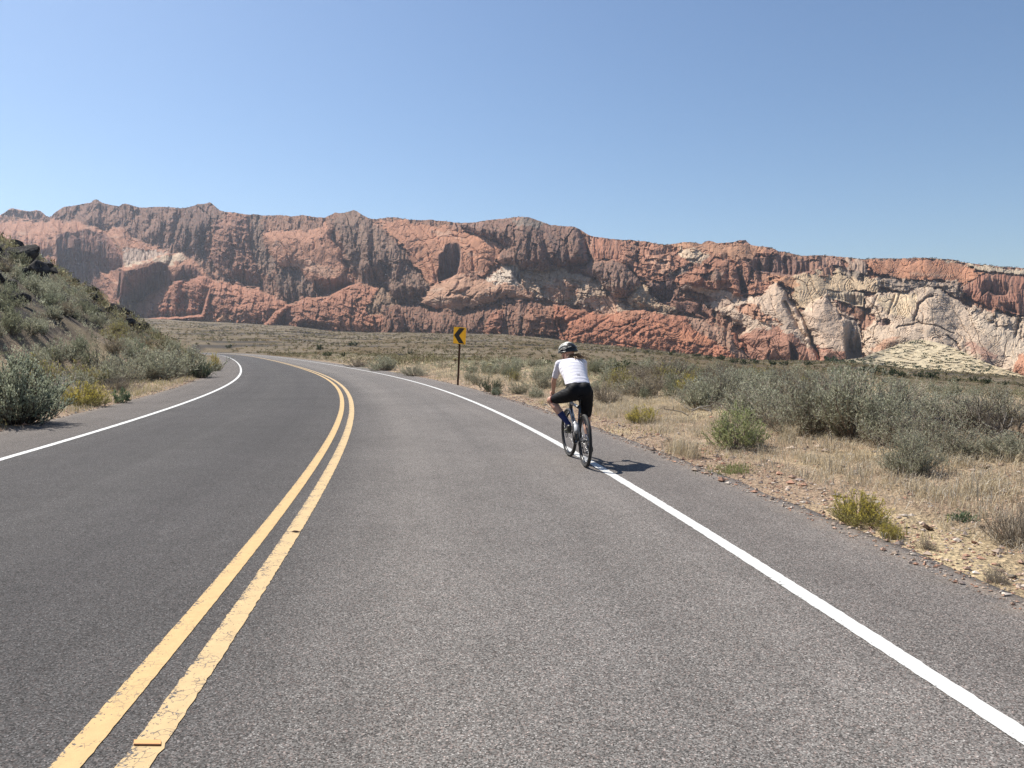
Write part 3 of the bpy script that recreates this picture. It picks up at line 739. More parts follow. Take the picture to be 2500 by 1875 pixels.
def wall_field(A, E, Eb, Et):
    """forward distance, colour and smoothness for points of the wall (A, E are sight-line tangents * F)"""
    D0 = foot_dist(A); mpp = D0 / F
    wx = 9 * fbm(A / 34, E / 34, 4, 101, 0.6); wy = 8 * fbm(A / 30, E / 30, 4, 102, 0.6)
    dith = 6.5 * fbm(A / 15, E / 11, 4, 107, 0.7) + 9.0 * (facet(A / 13, E / 9, 206)[1] - 0.5)
    x, y = A + wx, E + wy
    t = np.clip((E - Eb) / (Et - Eb), -0.2, 1.3)
    base = D0 + mpp * ((1.12 + 0.30 * sstep(250, 800, A)) * np.maximum(E - Eb, -30) + 70 * sstep(0.75, 1.1, t) * t)
    base += 26 * fbm(A / 130, E / 260, 3, 103) 
    col = np.empty(A.shape + (3,)); col[:] = (0.30, 0.17, 0.118)
    wts = {k: np.zeros(A.shape) for k in ('rough', 'block', 'slab', 'flute', 'dome', 'diag')}
    wts['rough'][:] = 1
    for poly, amp, wid, prof, c, tex in FEATURES:
        P = trace(poly)
        lo = P.min(0) - 12; hi = P.max(0) + 12
        m = np.nonzero((A > lo[0]) & (A < hi[0]) & (E > lo[1]) & (E < hi[1]))
        if not len(m[0]): continue
        cutp = prof == 'cut'
        cw = 0.35 if cutp else 1.0
        sd = poly_sd(P, A[m] + cw * wx[m], E[m] + cw * wy[m])
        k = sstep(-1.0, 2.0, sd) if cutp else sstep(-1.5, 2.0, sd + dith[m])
        if amp:
            if prof == 'cone': s = np.clip(sd / wid, 0, 1) ** 0.9
            elif prof == 'D':
                q = np.clip(sd / wid, 0, 1); s = np.sqrt(np.maximum(1 - (1 - q) ** 2, 0))
            else:
                q = np.clip(sd / (wid * 1.15), 0, 1); s = 0.72 * np.sqrt(np.maximum(1 - (1 - q) ** 2, 0)) * (0.45 + 0.55 * q)
            base[m] -= amp * s
        if prof in ('cut', 'steep'):
            # a face worn back to the vertical: undo the wall's lean below the face's brow
            top = np.full(4000, -1e9)
            ix = np.clip((A[m] + 2000).astype(int), 0, 3999)
            np.maximum.at(top, ix, np.where(sd > 0, E[m], -1e9))
            hgt = np.maximum(np.where(top[ix] > -1e8, top[ix], E[m]) - E[m], 0)
            f = 1.5 if prof == 'cut' else 0.8
            base[m] += np.where(sd > 0, np.minimum(hgt * f, 120) * mpp[m] * sstep(0, wid, sd), 0)
        for kk in wts: wts[kk][m] *= 1 - k
        wts[tex][m] += k
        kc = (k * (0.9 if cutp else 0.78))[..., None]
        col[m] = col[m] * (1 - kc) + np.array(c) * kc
    X = A * mpp; Z = E * mpp                     # metres across and up the wall
    # surfaces
    X2 = X + 6 * fbm(X / 30, Z / 30, 3, 111); Z2 = Z + 6 * fbm(X / 30, Z / 30, 3, 112)
    fine = fbm(X / 4.2, Z / 3.6, 3, 120, 0.7)
    gx = X + 14 * fbm(X / 70, Z / 70, 2, 117)
    gully = fbm(gx / 30, Z / 260, 3, 119, 0.55, True) + 0.35 * fbm(X2 / 17 + Z2 / 60, Z2 / 60, 2, 118, 0.5, True)
    fa, ca = facet(X2 / 27 + Z2 / 140, Z2 / 85, 201, 1.0, 0.5)
    fb, cb = facet(X2 / 10.5 - Z2 / 90, Z2 / 27, 202, 1.0, 0.6)
    fc, cc = facet(X / 4.8, Z / 7.5, 203, 1.0, 0.6)
    fd, cd_ = facet(X2 / 17, Z2 / 6.5 + X2 / 45, 204, 0.8, 0.9)
    rough = 18.0 * gully + 11.0 * fa + 6.0 * fb + 4.2 * fc + 2.2 * fine
    d1, d2, cv = worley(X2 / 15, Z2 / 8 + X2 / 40, 131)
    block = 5.0 * gully + 7.0 * fd + 6.5 * fb + 3.6 * fc + 2.0 * (1 - sstep(0.0, 0.16, d2 - d1)) + 1.6 * fine
    ang = 0.55 * noise(X / 120, Z / 90, 141) + 0.12 * noise(X / 30, Z / 30, 142)
    bed = Z * np.cos(ang) + X * np.sin(ang) + 2.2 * noise(X / 22, Z / 22, 143)
    sw = lambda p, seed: (lambda q: (q - np.floor(q)))(bed / p + 0.35 * noise(X / 14, Z / 14, seed))
    brk = sstep(-0.25, 0.35, noise(X / 17, Z / 11, 146))
    jn = np.abs(noise(X2 / 22 + Z2 / 60, Z2 / 60, 147)); j2 = np.abs(noise(X2 / 15 - Z2 / 30, Z2 / 48, 148))
    slab = (2.6 * sw(9.0, 144) ** 2 + 1.1 * sw(3.3, 145)) * brk + (4.0 - 2.6 * sstep(300, 700, A)) * gully + 6.5 * fbm(X2 / 48, Z2 / 36, 3, 149, 0.5) + 1.5 * fbm(X2 / 14, Z2 / 8, 3, 154, 0.6, True) * sstep(-0.2, 0.4, noise(X / 45, Z / 30, 155)) + 4.0 * (1 - sstep(0, 0.035, jn)) + 2.8 * (1 - sstep(0, 0.03, j2)) + 0.6 * fine + 1.3 * fd * sstep(0.0, 0.4, noise(X / 38, Z / 26, 156)) + 0.5 * fc
    fl = 10.0 * fbm(X2 / 13, Z2 / 90, 3, 151, 0.6, True) + 3.4 * fbm(X2 / 5.0, Z2 / 26, 3, 152, 0.6, True) + 1.2 * fbm(X / 9, Z / 2.4, 2, 153)
    g1, g2, gv = worley(X2 / 26, Z2 / 18, 161)
    dome = 2.0 * fine - 6 * np.sqrt(np.maximum(0, 1 - g1 ** 2 * 1.3)) + 2.5 * (1 - sstep(0, 0.12, g2 - g1)) + 1.2 * sw(4.5, 162) + 0.6 * sw(2.0, 163)
    dg = 0.6 * X2 - Z2
    diag = 3.4 * fbm(dg / 12, (X2 + 0.6 * Z2) / 55, 3, 171, 0.55, True) + 1.0 * fbm(X2 / 5, Z2 / 4, 3, 172, 0.6, True) + slab * 0.5 + 0.35 * block
    diag = diag + 2.5 * fb + 1.6 * fc
    relief = wts['rough'] * rough + wts['block'] * block + wts['slab'] * slab + wts['flute'] * fl + wts['dome'] * dome + wts['diag'] * diag
    D = base + relief
    for ln, dep, wid in CRACKS:
        P = trace(ln)
        lo = P.min(0) - 4 * wid; hi = P.max(0) + 4 * wid
        m = np.nonzero((A > lo[0]) & (A < hi[0]) & (E > lo[1]) & (E < hi[1]))
        d = line_d(P, x[m], y[m])
        D[m] += dep * np.exp(-(d / wid) ** 2)
    # rock colour: banding of the beds, iron and lichen stains, streaks down the faces, scrub on the scree
    b1 = noise(bed / 7, X * 0 + 3, 181) * 0.16 + noise(bed / 2.2, X / 40, 182) * 0.12
    n1 = fbm(X / 16, Z / 16, 4, 183); n2 = fbm(X / 3, Z / 3, 3, 184)
    b1 = b1 * 1.3
    v = 1 + 0.22 * (cb - 0.5) * (1 - wts['slab']) + 0.14 * (cc - 0.5) + (b1 * (wts['slab'] + wts['dome'] + wts['diag']) + 0.20 * n1 + 0.16 * n2)
    col *= v[..., None]
    streak = sstep(0.15, 0.5, fbm(X / 3.2, Z / 45, 3, 185)) * (wts['flute'] * 0.62 + wts['slab'] * 0.14)
    col = col * (1 - streak[..., None]) + streak[..., None] * np.array((0.12, 0.08, 0.068))
    pale = (sstep(0.25, 0.6, fbm(X / 50, Z / 14, 3, 186)) * 0.35 * (wts['slab'] + wts['dome']))[..., None]
    col = col * (1 - pale) + pale * np.array((0.52, 0.41, 0.31))
    rk = np.clip((col[..., :1] / col[..., 2:] - 1.55) / 1.3, 0, 1)          # iron stain deepens the redder rock
    col = col * (1 + rk * np.array((-0.04, -0.075, -0.12)))
    wash = (sstep(0.1, 0.5, fbm(X / 5.5, Z / 60, 3, 189)) * wts['flute'] * 0.45)[..., None]
    col = col * (1 - wash) + wash * np.array((0.40, 0.27, 0.20))
    scrub = sstep(0.26, 0.40, fbm(X / 4.2, Z / 3.2, 2, 187) + 0.16 * n1) * (wts['rough'] * 0.75 + wts['block'] * 0.16)
    col = col * (1 - scrub[..., None]) + scrub[..., None] * np.array((0.062, 0.060, 0.042))
    return D, np.clip(col, 0.02, 0.8), wts

def rock_material(name, sc=1.0):
    def b(t, p):
        q = N(t)
        P = q.pos(); col = q.attr('Col')
        f = q.noise(P, 0.42 / sc, 6, 0.62)
        q.set(p.inputs['Base Color'], q.mix(1.0, col, q.math('MULTIPLY_ADD', f, 0.75, 0.62), 'MULTIPLY'))
        n0 = q.bump(q.noise(P, 0.22 / sc, 7, 0.68), 1.0, 2.2 * sc, None)
        q.bump(q.voro(P, 0.5 / sc, 'DISTANCE_TO_EDGE', 'Distance'), 0.4, 0.9 * sc, p, n0)
    return mat(name, b, rough=0.95, spec=0.12)
ROCK = rock_material('weathered sandstone')

def grid_faces(n, m):
    i = np.arange(n - 1)[:, None]; j = np.arange(m - 1)[None]
    return np.stack([i * m + j, (i + 1) * m + j, (i + 1) * m + j + 1, i * m + j + 1], -1).reshape(-1, 4)

def canyon_wall():
    xs = np.concatenate([np.linspace(-1900, -1300, 90)[:-1], np.linspace(-1300, 1300, 1540), np.linspace(1300, 1900, 90)[1:]])
    rows = 195
    et = np.interp(xs, SKYLINE[:, 0], SKYLINE[:, 1])
    et = et + 1.6 * fbm(xs / 9, xs * 0, 4, 91, 0.6) + 1.0 * np.maximum(noise(xs / 2.6, xs * 0, 92), 0)
    eb = foot_e(xs) - 16
    t = np.linspace(0, 1, rows)
    A = np.repeat(xs[:, None], rows, 1)
    E = eb[:, None] + (et - eb)[:, None] * t[None]
    D, col, _ = wall_field(A, E, np.repeat(eb[:, None] + 16, rows, 1), np.repeat(et[:, None], rows, 1))
    V = np.stack([A / F * D, D, EYE + E / F * D], -1)
    # the plateau behind the rim
    back = []; bc = []
    top = V[:, -1]
    for k, (dd, dz) in enumerate([(60, -6), (220, -14), (520, -60)]):
        q = top.copy(); s = 1 + dd / top[:, 1]
        q[:, 0] *= s; q[:, 1] *= s; q[:, 2] += dz
        back.append(q[:, None]); bc.append(np.full((len(xs), 1, 3), 0.14))
    V = np.concatenate([V] + back, 1); col = np.concatenate([col] + bc, 1)
    n, m = V.shape[:2]
    me = npmesh('canyon_wall', V.reshape(-1, 3), [grid_faces(n, m)], False, col.reshape(-1, 3))
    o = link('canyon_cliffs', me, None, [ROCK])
    tag(o, 'red and cream sandstone canyon wall of cliffs, domes and scree', kind='structure')
    return xs, et, V
WALL_X, WALL_TOP, WALL_V = canyon_wall()

def far_peaks():
    T = trace('1:-900,300 -400,260 -50,255 0,240 60,210 110,180 150,150 180,140 230,150 300,165 340,170 370,175 410,168 440,160 480,170 510,190 540,220 575,235 640,262 760,300')
    xs = np.linspace(T[0, 0], T[-1, 0], 330); rows = 70
    et = np.interp(xs, T[:, 0], T[:, 1]) + 1.2 * fbm(xs / 8, xs * 0, 3, 93, 0.6)
    eb = np.full(len(xs), 150.0)
    A = np.repeat(xs[:, None], rows, 1); E = eb[:, None] + (et - eb)[:, None] * np.linspace(0, 1, rows)
    mp = 1900 / F
    D = 1900 + mp * 0.9 * (E - 150) + 26 * fbm(A / 26, E / 40, 4, 94, 0.55, True) + 10 * fbm(A / 8, E / 7, 3, 95, 0.6, True)
    col = np.empty(A.shape + (3,)); col[:] = (0.36, 0.19, 0.13)
    col *= (1 + 0.3 * fbm(A / 9, E / 7, 4, 96))[..., None]
    V = np.stack([A / F * D, D, EYE + E / F * D], -1)
    bk = V[:, -1:].copy(); bk[..., 1] += 300; bk[..., 2] -= 120
    V = np.concatenate([V, bk], 1); col = np.concatenate([col, col[:, -1:]], 1)
    me = npmesh('far_mountain', V.reshape(-1, 3), [grid_faces(*V.shape[:2])], True, col.reshape(-1, 3))
    tag(link('mountain', me, None, [ROCK]), 'hazy pink mountain behind the canyon wall', kind='structure')
far_peaks()

def pale_hill():
    top = trace('5:-200,1345 100,1338 220,1330 330,1312 470,1295 600,1240 760,1190 880,1140 1000,1108 1100,1098 1250,1130 1400,1170 1550,1230 1700,1310 1850,1370 2000,1420 2212,1490 2700,1600')
    bot = trace('5:-200,1360 100,1352 220,1350 330,1370 470,1430 560,1480 700,1530 900,1545 1200,1560 1500,1570 1800,1600 2212,1640 2700,1720')
    xs = np.linspace(top[0, 0], top[-1, 0], 560); rows = 95
    et = np.interp(xs, top[:, 0], top[:, 1]) + 0.9 * fbm(xs / 9, xs * 0, 3, 97)
    eb = np.interp(xs, bot[:, 0], bot[:, 1]) - 9
    A = np.repeat(xs[:, None], rows, 1); E = eb[:, None] + np.maximum(et - eb, 1)[:, None] * np.linspace(0, 1, rows)
    mp = 620 / F
    D = 560 + 3.0 * (E - eb[:, None]) + 14 * fbm(A / 60, E / 20, 3, 98)
    X = A * mp; Z = E * mp
    bed = Z + 0.18 * X + 1.6 * noise(X / 18, Z / 6, 99)
    sw = bed / 2.1 - np.floor(bed / 2.1)
    D += 7.0 * sw ** 2 * sstep(-0.3, 0.3, noise(X / 12, Z / 5, 100)) + 3.5 * fbm(X / 9, Z / 3, 4, 104) + 4.0 * facet(X / 7, Z / 1.6, 207)[0]
    right = sstep(180, 420, A - 850)
    col = np.empty(A.shape + (3,)); col[:] = (0.52, 0.43, 0.285)
    col = col * (1 - right[..., None] * 0.5) + right[..., None] * 0.5 * np.array((0.55, 0.42, 0.25))
    col *= (1 + 0.16 * fbm(X / 6, Z / 1.5, 4, 105))[..., None]
    g = sstep(0.12, 0.3, fbm(X / 5, Z / 2.0, 3, 106))[..., None] * 0.35
    col = col * (1 - g) + g * np.array((0.16, 0.13, 0.09))
    V = np.stack([A / F * D, D, EYE + E / F * D], -1)
    bk = V[:, -1:].copy(); bk[..., :2] *= 1.25; bk[..., 2] -= 22
    V = np.concatenate([V, bk], 1); col = np.concatenate([col, col[:, -1:]], 1)
    me = npmesh('slickrock_hill', V.reshape(-1, 3), [grid_faces(*V.shape[:2])], False, col.reshape(-1, 3))
    tag(link('slickrock_hill', me, None, [rock_material('pale slickrock', 0.5)]), 'pale yellow slickrock hill dotted with dark junipers', kind='structure')
    return V
PALE_V = pale_hill()

# ------------------------------------------------------------------ plants
def leaf_material(name, trans=0.25, rough=0.75):
    m = bpy.data.materials.new(name)
    m.use_nodes = True
    t = m.node_tree; q = N(t)
    p = t.nodes['Principled BSDF']
    c = q.attr('Col')
    q.set(p.inputs['Base Color'], c)
    p.inputs['Roughness'].default_value = rough
    p.inputs['Specular IOR Level'].default_value = 0.25
    if trans:
        tr = q.node('ShaderNodeBsdfTranslucent'); q.set(tr.inputs[0], c)
        mx = q.node('ShaderNodeMixShader'); mx.inputs[0].default_value = trans
        t.links.new(p.outputs[0], mx.inputs[1]); t.links.new(tr.outputs[0], mx.inputs[2])
        t.links.new(mx.outputs[0], t.nodes['Material Output'].inputs['Surface'])
    return m
LEAF = leaf_material('leaves', 0.40)
WOOD = leaf_material('twigs', 0.0, 0.9)
STRAW = leaf_material('straw', 0.35, 0.8)

def unit(v): return v / (np.linalg.norm(v, axis=-1, keepdims=True) + 1e-9)

def rhombi(P, T, W, col, g):
    """one pointed leaf per row: base P, length vector T, half width W"""
    n = len(P)
    R3 = unit(np.cross(T, g.normal(size=(n, 3)))) * np.reshape(W, (-1, 1))
    V = np.stack([P, P + 0.5 * T + R3, P + T, P + 0.5 * T - R3], 1).reshape(-1, 3)
    return V, np.arange(4 * n).reshape(n, 4), np.repeat(col, 4, 0)

def sticks(A, B, ra, rb, col):
    """three sided twigs from A to B"""
    n = len(A)
    T = unit(B - A)
    u = unit(np.cross(T, np.array([0.3, 0.8, 0.52]))); v = np.cross(T, u)
    V = []
    for P, r in ((A, ra), (B, rb)):
        for k in range(3):
            a = k * 2.094
            V.append(P + np.reshape(r, (-1, 1)) * (math.cos(a) * u + math.sin(a) * v))
    V = np.stack(V, 1).reshape(-1, 3)
    b = np.arange(n)[:, None] * 6
    f = np.concatenate([b + np.array([k, (k + 1) % 3, 3 + (k + 1) % 3, 3 + k]) for k in range(3)])
    return V, f, np.repeat(col, 6, 0)

def pick(pal, n, g, var=0.18):
    pal = np.array(pal)
    c = pal[g.integers(0, len(pal), n)]
    return c * (1 + g.normal(0, var, (n, 1))).clip(0.5, 1.6)

def bush_data(seed, branches=60, twigs=8, leaves=9, leaf=(0.045, 0.006), rad=0.72, pal=((0.2, 0.22, 0.17),), wood=((0.13, 0.10, 0.08),),
              up=0.6, flat=0.0, start=0.3, tl=(0.10, 0.24), open_=84, rag=0.25, tip=None, tipn=0):
    """plant of height 1; returns (leaf V, f, c), (stem V, f, c)"""
    g = np.random.default_rng(seed)
    th = np.radians(open_) * g.random(branches) ** 0.45; ph = g.random(branches) * 2 * np.pi
    k = 1 + rag * g.normal(size=branches)
    k *= 0.82 + 0.25 * np.sin(ph * 2 + g.random() * 6) * np.sin(th)
    tipP = np.stack([np.sin(th) * np.cos(ph) * rad * k, np.sin(th) * np.sin(ph) * rad * k, (0.16 + 0.80 * np.cos(th) ** (1 + flat)) * (0.78 + 0.22 * k)], 1)
    tipP[:, 2] = np.clip(tipP[:, 2], 0.08, 1.08)
    b0 = np.concatenate([tipP[:, :2] * 0.10 + g.normal(0, 0.03, (branches, 2)), np.full((branches, 1), -0.03)], 1)
    mid = b0 * 0.5 + tipP * 0.5 + np.stack([tipP[:, 0] * 0.16, tipP[:, 1] * 0.16, -0.10 * np.sin(th)], 1) + g.normal(0, 0.05, (branches, 3))
    t = np.linspace(0, 1, 6)[:, None, None]
    C = (1 - t) ** 2 * b0 + 2 * t * (1 - t) * mid + t * t * tipP      # (6, branches, 3)
    C[1:] += g.normal(0, 0.014, C[1:].shape)
    SV = []; SF = []; SC = []; n0 = 0
    def add(v, f, c):
        nonlocal n0
        SV.append(v); SF.append(f + n0); SC.append(c); n0 += len(v)
    for i in range(5):
        r0 = 0.010 * (1 - i / 6); r1 = 0.010 * (1 - (i + 1) / 6)
        add(*sticks(C[i], C[i + 1], np.full(branches, r0), np.full(branches, r1), pick(wood, branches, g)))
    # twigs
    nt_ = branches * twigs
    bi = np.repeat(np.arange(branches), twigs)
    tt = start + (1 - start) * g.random(nt_) ** 0.8
    x = tt * 5; i = np.clip(x.astype(int), 0, 4); fr = (x - i)[:, None]
    P = C[i, bi] * (1 - fr) + C[i + 1, bi] * fr
    Tn = unit(C[i + 1, bi] - C[i, bi])
    Dr = unit(Tn * 0.7 + np.array([0, 0, up]) + g.normal(0, 0.55, (nt_, 3)) + unit(P * np.array([1, 1, 0.3])) * 0.25)
    ln = g.uniform(tl[0], tl[1], nt_)[:, None]
    E = P + Dr * ln
    E[:, 2] = np.maximum(E[:, 2], 0.01)
    add(*sticks(P, E, np.full(nt_, 0.0042), np.full(nt_, 0.0012), pick(wood, nt_, g)))
    LV = LF = LC = None
    if leaves:
        nl = nt_ * leaves
        ti = np.repeat(np.arange(nt_), leaves)
        s = g.random(nl)[:, None] ** 0.8
        LP = P[ti] * (1 - s) + E[ti] * s
        LD = unit(Dr[ti] * 0.9 + g.normal(0, 0.55, (nl, 3)) + np.array([0, 0, 0.25]))
        c = pick(pal, nl, g)
        if tip is not None:
            hi = (s[:, 0] > 0.55) & (LP[:, 2] > 0.35) & (g.random(nl) < tipn)
            c[hi] = pick(tip, hi.sum(), g)
        LV, LF, LC = rhombi(LP, LD * (leaf[0] * g.uniform(0.6, 1.4, nl))[:, None], leaf[1] * g.uniform(0.7, 1.3, nl), c, g)
    return (LV, LF, LC), (np.concatenate(SV), np.concatenate(SF), np.concatenate(SC))

SAGE = ((0.356, 0.359, 0.256), (0.409, 0.41, 0.305), (0.304, 0.315, 0.213), (0.455, 0.447, 0.342))
SAGE_D = ((0.247, 0.256, 0.168), (0.299, 0.3, 0.204), (0.208, 0.219, 0.144))
GRN = ((0.34, 0.374, 0.172), (0.421, 0.439, 0.222), (0.275, 0.316, 0.143))
BLUEG = ((0.375, 0.403, 0.29), (0.438, 0.461, 0.345), (0.312, 0.347, 0.241))
DRY = ((0.3, 0.258, 0.186), (0.348, 0.3, 0.216), (0.252, 0.222, 0.168))
JUN = ((0.050, 0.068, 0.034), (0.065, 0.085, 0.042), (0.042, 0.058, 0.03))
YEL = ((0.621, 0.524, 0.083), (0.552, 0.469, 0.099), (0.69, 0.581, 0.132))
YGR = ((0.338, 0.312, 0.099), (0.413, 0.372, 0.121), (0.288, 0.27, 0.099))
GWOOD = ((0.275, 0.237, 0.194), (0.35, 0.3, 0.25), (0.2, 0.169, 0.144))
DWOOD = ((0.06, 0.048, 0.04), (0.09, 0.075, 0.06))
KINDS = {   # name: builder settings of the plant's habits
 'sage': dict(branches=105, twigs=10, leaves=10, leaf=(0.044, 0.0072), pal=SAGE, wood=GWOOD, up=0.75),
 'sage_grey': dict(branches=95, twigs=11, leaves=8, leaf=(0.038, 0.006), pal=SAGE + DRY[:1], wood=GWOOD, up=0.7, rag=0.32),
 'big_sage': dict(branches=170, twigs=12, leaves=13, leaf=(0.034, 0.0060), pal=BLUEG, wood=DWOOD, up=0.8, start=0.35, tl=(0.08, 0.2)),
 'dark': dict(branches=60, twigs=9, leaves=10, leaf=(0.04, 0.008), pal=((0.095, 0.125, 0.075), (0.12, 0.15, 0.095), (0.08, 0.105, 0.06)), wood=DWOOD, up=0.6),
 'leafy': dict(branches=95, twigs=10, leaves=10, leaf=(0.038, 0.0095), pal=GRN, wood=GWOOD, up=0.4, rag=0.2, start=0.3),
 'rabbit': dict(branches=150, twigs=9, leaves=8, leaf=(0.05, 0.0055), pal=YGR, wood=((0.30, 0.25, 0.15), (0.24, 0.2, 0.13)), up=1.0, tip=YEL, tipn=0.9, rad=0.85, rag=0.14, flat=0.3),
 'dry': dict(branches=110, twigs=12, leaves=2, leaf=(0.04, 0.004), pal=DRY, wood=((0.26, 0.225, 0.18), (0.33, 0.29, 0.235), (0.20, 0.17, 0.14)), up=0.5, rag=0.28, start=0.25),
 'bare': dict(branches=34, twigs=11, leaves=0, wood=DWOOD + GWOOD[:1], up=0.35, rag=0.3, start=0.25, tl=(0.14, 0.34)),
 'white': dict(branches=120, twigs=5, leaves=3, leaf=(0.07, 0.004), pal=((0.50, 0.47, 0.40), (0.56, 0.53, 0.46)), wood=((0.46, 0.43, 0.37), (0.54, 0.51, 0.45)), up=0.5, rag=0.3, start=0.4),
 'broad': dict(branches=26, twigs=4, leaves=4, leaf=(0.30, 0.045), pal=((0.12, 0.16, 0.085), (0.16, 0.195, 0.115), (0.20, 0.235, 0.155)), wood=DWOOD, up=0.2, rad=0.95),
}
PROTO = {}
def proto(kind, v):
    if (kind, v) not in PROTO:
        Lf, St = bush_data(hash_seed(kind) + v * 101, **KINDS[kind])
        a = npmesh(kind + '_foliage', Lf[0], [Lf[1]], False, Lf[2]) if Lf[0] is not None else None
        b = npmesh(kind + '_stems', St[0], [St[1]], False, St[2])
        if a: a.materials.append(LEAF)
        b.materials.append(WOOD)
        PROTO[(kind, v)] = (a, b)
    return PROTO[(kind, v)]
def hash_seed(s): return sum(ord(c) * (i + 3) for i, c in enumerate(s))

def plant(name, kind, v, loc, h, wid, label, cat='shrub', group=None, rz=None, foliage='foliage'):
    """a plant with its foliage and stems; wid is its full width"""
    o = empty(name, loc, (0, 0, random.uniform(0, 6.28) if rz is None else rz))
    k = wid / 2 / KINDS[kind].get('rad', 0.72)
    o.scale = (k, k, h)
    tag(o, label, cat, group)
    a, b = proto(kind, v)
    if a: link(foliage, a, o)
    link('stems', b, o)
    return o

def plant_at(name, kind, v, px, py, hpx, wpx, label, cat='shrub', group=None, **k):
    p = hit(px, py)
    m = p.y / F
    p.z = gz(p.x, p.y) - 0.02
    return plant(name, kind, v, p, hpx * m, wpx * m, label, cat, group, **k)

# --- the right verge, plant by plant
V_ = [
 ('sagebrush', 'sage', 0, 1865, 1035, 112, 240, 'broad grey sagebrush directly behind the leafy green bush'),
 ('sagebrush', 'sage_grey', 0, 1965, 1062, 150, 220, 'grey open sagebrush right of the leafy green bush, dark stems showing'),
 ('sagebrush', 'sage', 1, 2085, 1066, 172, 260, 'tallest sagebrush of the right verge, its top against the pale cliff foot'),
 ('sagebrush', 'sage', 2, 2155, 1085, 122, 170, 'silver sagebrush in front of the tallest sagebrush, pale sticks at its foot'),
 ('sagebrush', 'sage_grey', 1, 2265, 1105, 128, 220, 'airy grey sagebrush between the tallest sagebrush and the dark branch heap'),
 ('sagebrush', 'sage', 3, 2222, 1160, 112, 140, 'low sagebrush standing out in the dry grass, nearest the road'),
 ('dry_shrub', 'bare', 0, 2400, 1072, 108, 230, 'leafless dark shrub above the black branch heap'),
 ('dry_shrub', 'dry', 0, 2345, 1045, 84, 240, 'brown twiggy shrub behind the airy grey sagebrush'),
 ('dry_shrub', 'bare', 1, 2495, 1095, 116, 200, 'bare dark shrub cut by the right edge of the view'),
 ('sagebrush', 'sage_grey', 2, 1745, 985, 80, 170, 'grey sagebrush left of the leafy green bush'),
 ('dry_shrub', 'dry', 1, 1625, 930, 62, 190, 'pale twiggy shrub just right of the rider'),
 ('dry_shrub', 'dry', 2, 1760, 945, 66, 170, 'pale twiggy shrub beside the orange rabbitbrush'),
 ('rabbitbrush', 'rabbit', 0, 2095, 1278, 84, 165, 'yellow flowering rabbitbrush at the edge of the right shoulder'),
 ('rabbitbrush', 'rabbit', 1, 1566, 1032, 46, 100, 'yellow green rabbitbrush in dry grass right of the rider'),
 ('rabbitbrush', 'rabbit', 2, 1680, 958, 48, 66, 'orange yellow rabbitbrush on the skyline of the right verge'),
 ('leafy_bush', 'leafy', 0, 1798, 1098, 112, 160, 'round leafy green bush on the right verge'),
 ('leafy_bush', 'broad', 0, 2345, 1272, 30, 62, 'small broad leaved green plant on the stony bank'),
 ('dry_shrub', 'dry', 3, 2430, 1425, 52, 70, 'small brown weed at the lower right of the stony bank'),
 ('dry_shrub', 'dry', 1, 2260, 1345, 40, 46, 'thin weed by the shoulder below the brown stone'),
 ('leafy_bush', 'rabbit', 1, 2175, 1312, 48, 70, 'wispy yellow weed beside the flowering rabbitbrush'),
 ('dry_shrub', 'dry', 2, 2485, 1330, 120, 170, 'grey green weed patch at the right edge of the stony bank'),
 ('sagebrush', 'dark', 0, 1198, 957, 42, 66, 'dark green bush right of the chevron sign'),
 ('sagebrush', 'big_sage', 1, 1212, 965, 22, 32, 'small blue green bush in front of the dark green bush'),
 ('dry_shrub', 'dry', 0, 1480, 985, 60, 90, 'brown twiggy shrub half hidden behind the rider'),
 ('sagebrush', 'sage_grey', 0, 1330, 950, 36, 110, 'low grey sagebrush left of the rider beside the road'),
 ('sagebrush', 'sage', 1, 935, 908, 38, 84, 'rounded sagebrush at the roadside left of the chevron sign'),
 ('sagebrush', 'sage_grey', 2, 1010, 922, 26, 90, 'low spreading sagebrush at the roadside just left of the chevron sign'),
 ('dry_shrub', 'dry', 3, 875, 900, 26, 60, 'brown shrub at the roadside, farther along than the rounded sagebrush'),
 # --- the left verge
 ('sagebrush', 'big_sage', 0, 40, 1035, 185, 235, 'large blue green sagebrush filling the left edge by the road'),
 ('rabbitbrush', 'rabbit', 0, 205, 992, 62, 130, 'rounded yellow rabbitbrush at the edge of the left shoulder'),
 ('dry_grass_clump', 'white', 0, 152, 978, 68, 120, 'bleached white dry shrub between the large sagebrush and the yellow rabbitbrush'),
 ('leafy_bush', 'broad', 1, 296, 984, 34, 50, 'dark leafy plant right of the rounded yellow rabbitbrush'),
 ('sagebrush', 'sage', 2, 455, 922, 80, 150, 'tall green sagebrush where the left shoulder bends away'),
 ('sagebrush', 'dark', 1, 492, 925, 48, 70, 'dark bush at the end of the left verge in the bend'),
 ('rabbitbrush', 'rabbit', 2, 524, 908, 46, 34, 'yellow green rabbitbrush at the tip of the left verge'),
 ('sagebrush', 'sage', 3, 385, 930, 78, 150, 'green sagebrush behind the grassy left verge'),
 ('sagebrush', 'sage_grey', 1, 262, 935, 62, 130, 'grey sagebrush behind the rounded yellow rabbitbrush'),
 ('dry_shrub', 'bare', 0, 240, 935, 95, 110, 'leafless dark shrub behind the rounded yellow rabbitbrush'),
 ('dry_shrub', 'dry', 1, 290, 960, 48, 90, 'brown shrub above the dark leafy plant on the left verge'),
 ('sagebrush', 'sage', 0, 320, 925, 66, 140, 'sagebrush left of the green sagebrush on the left verge'),
]
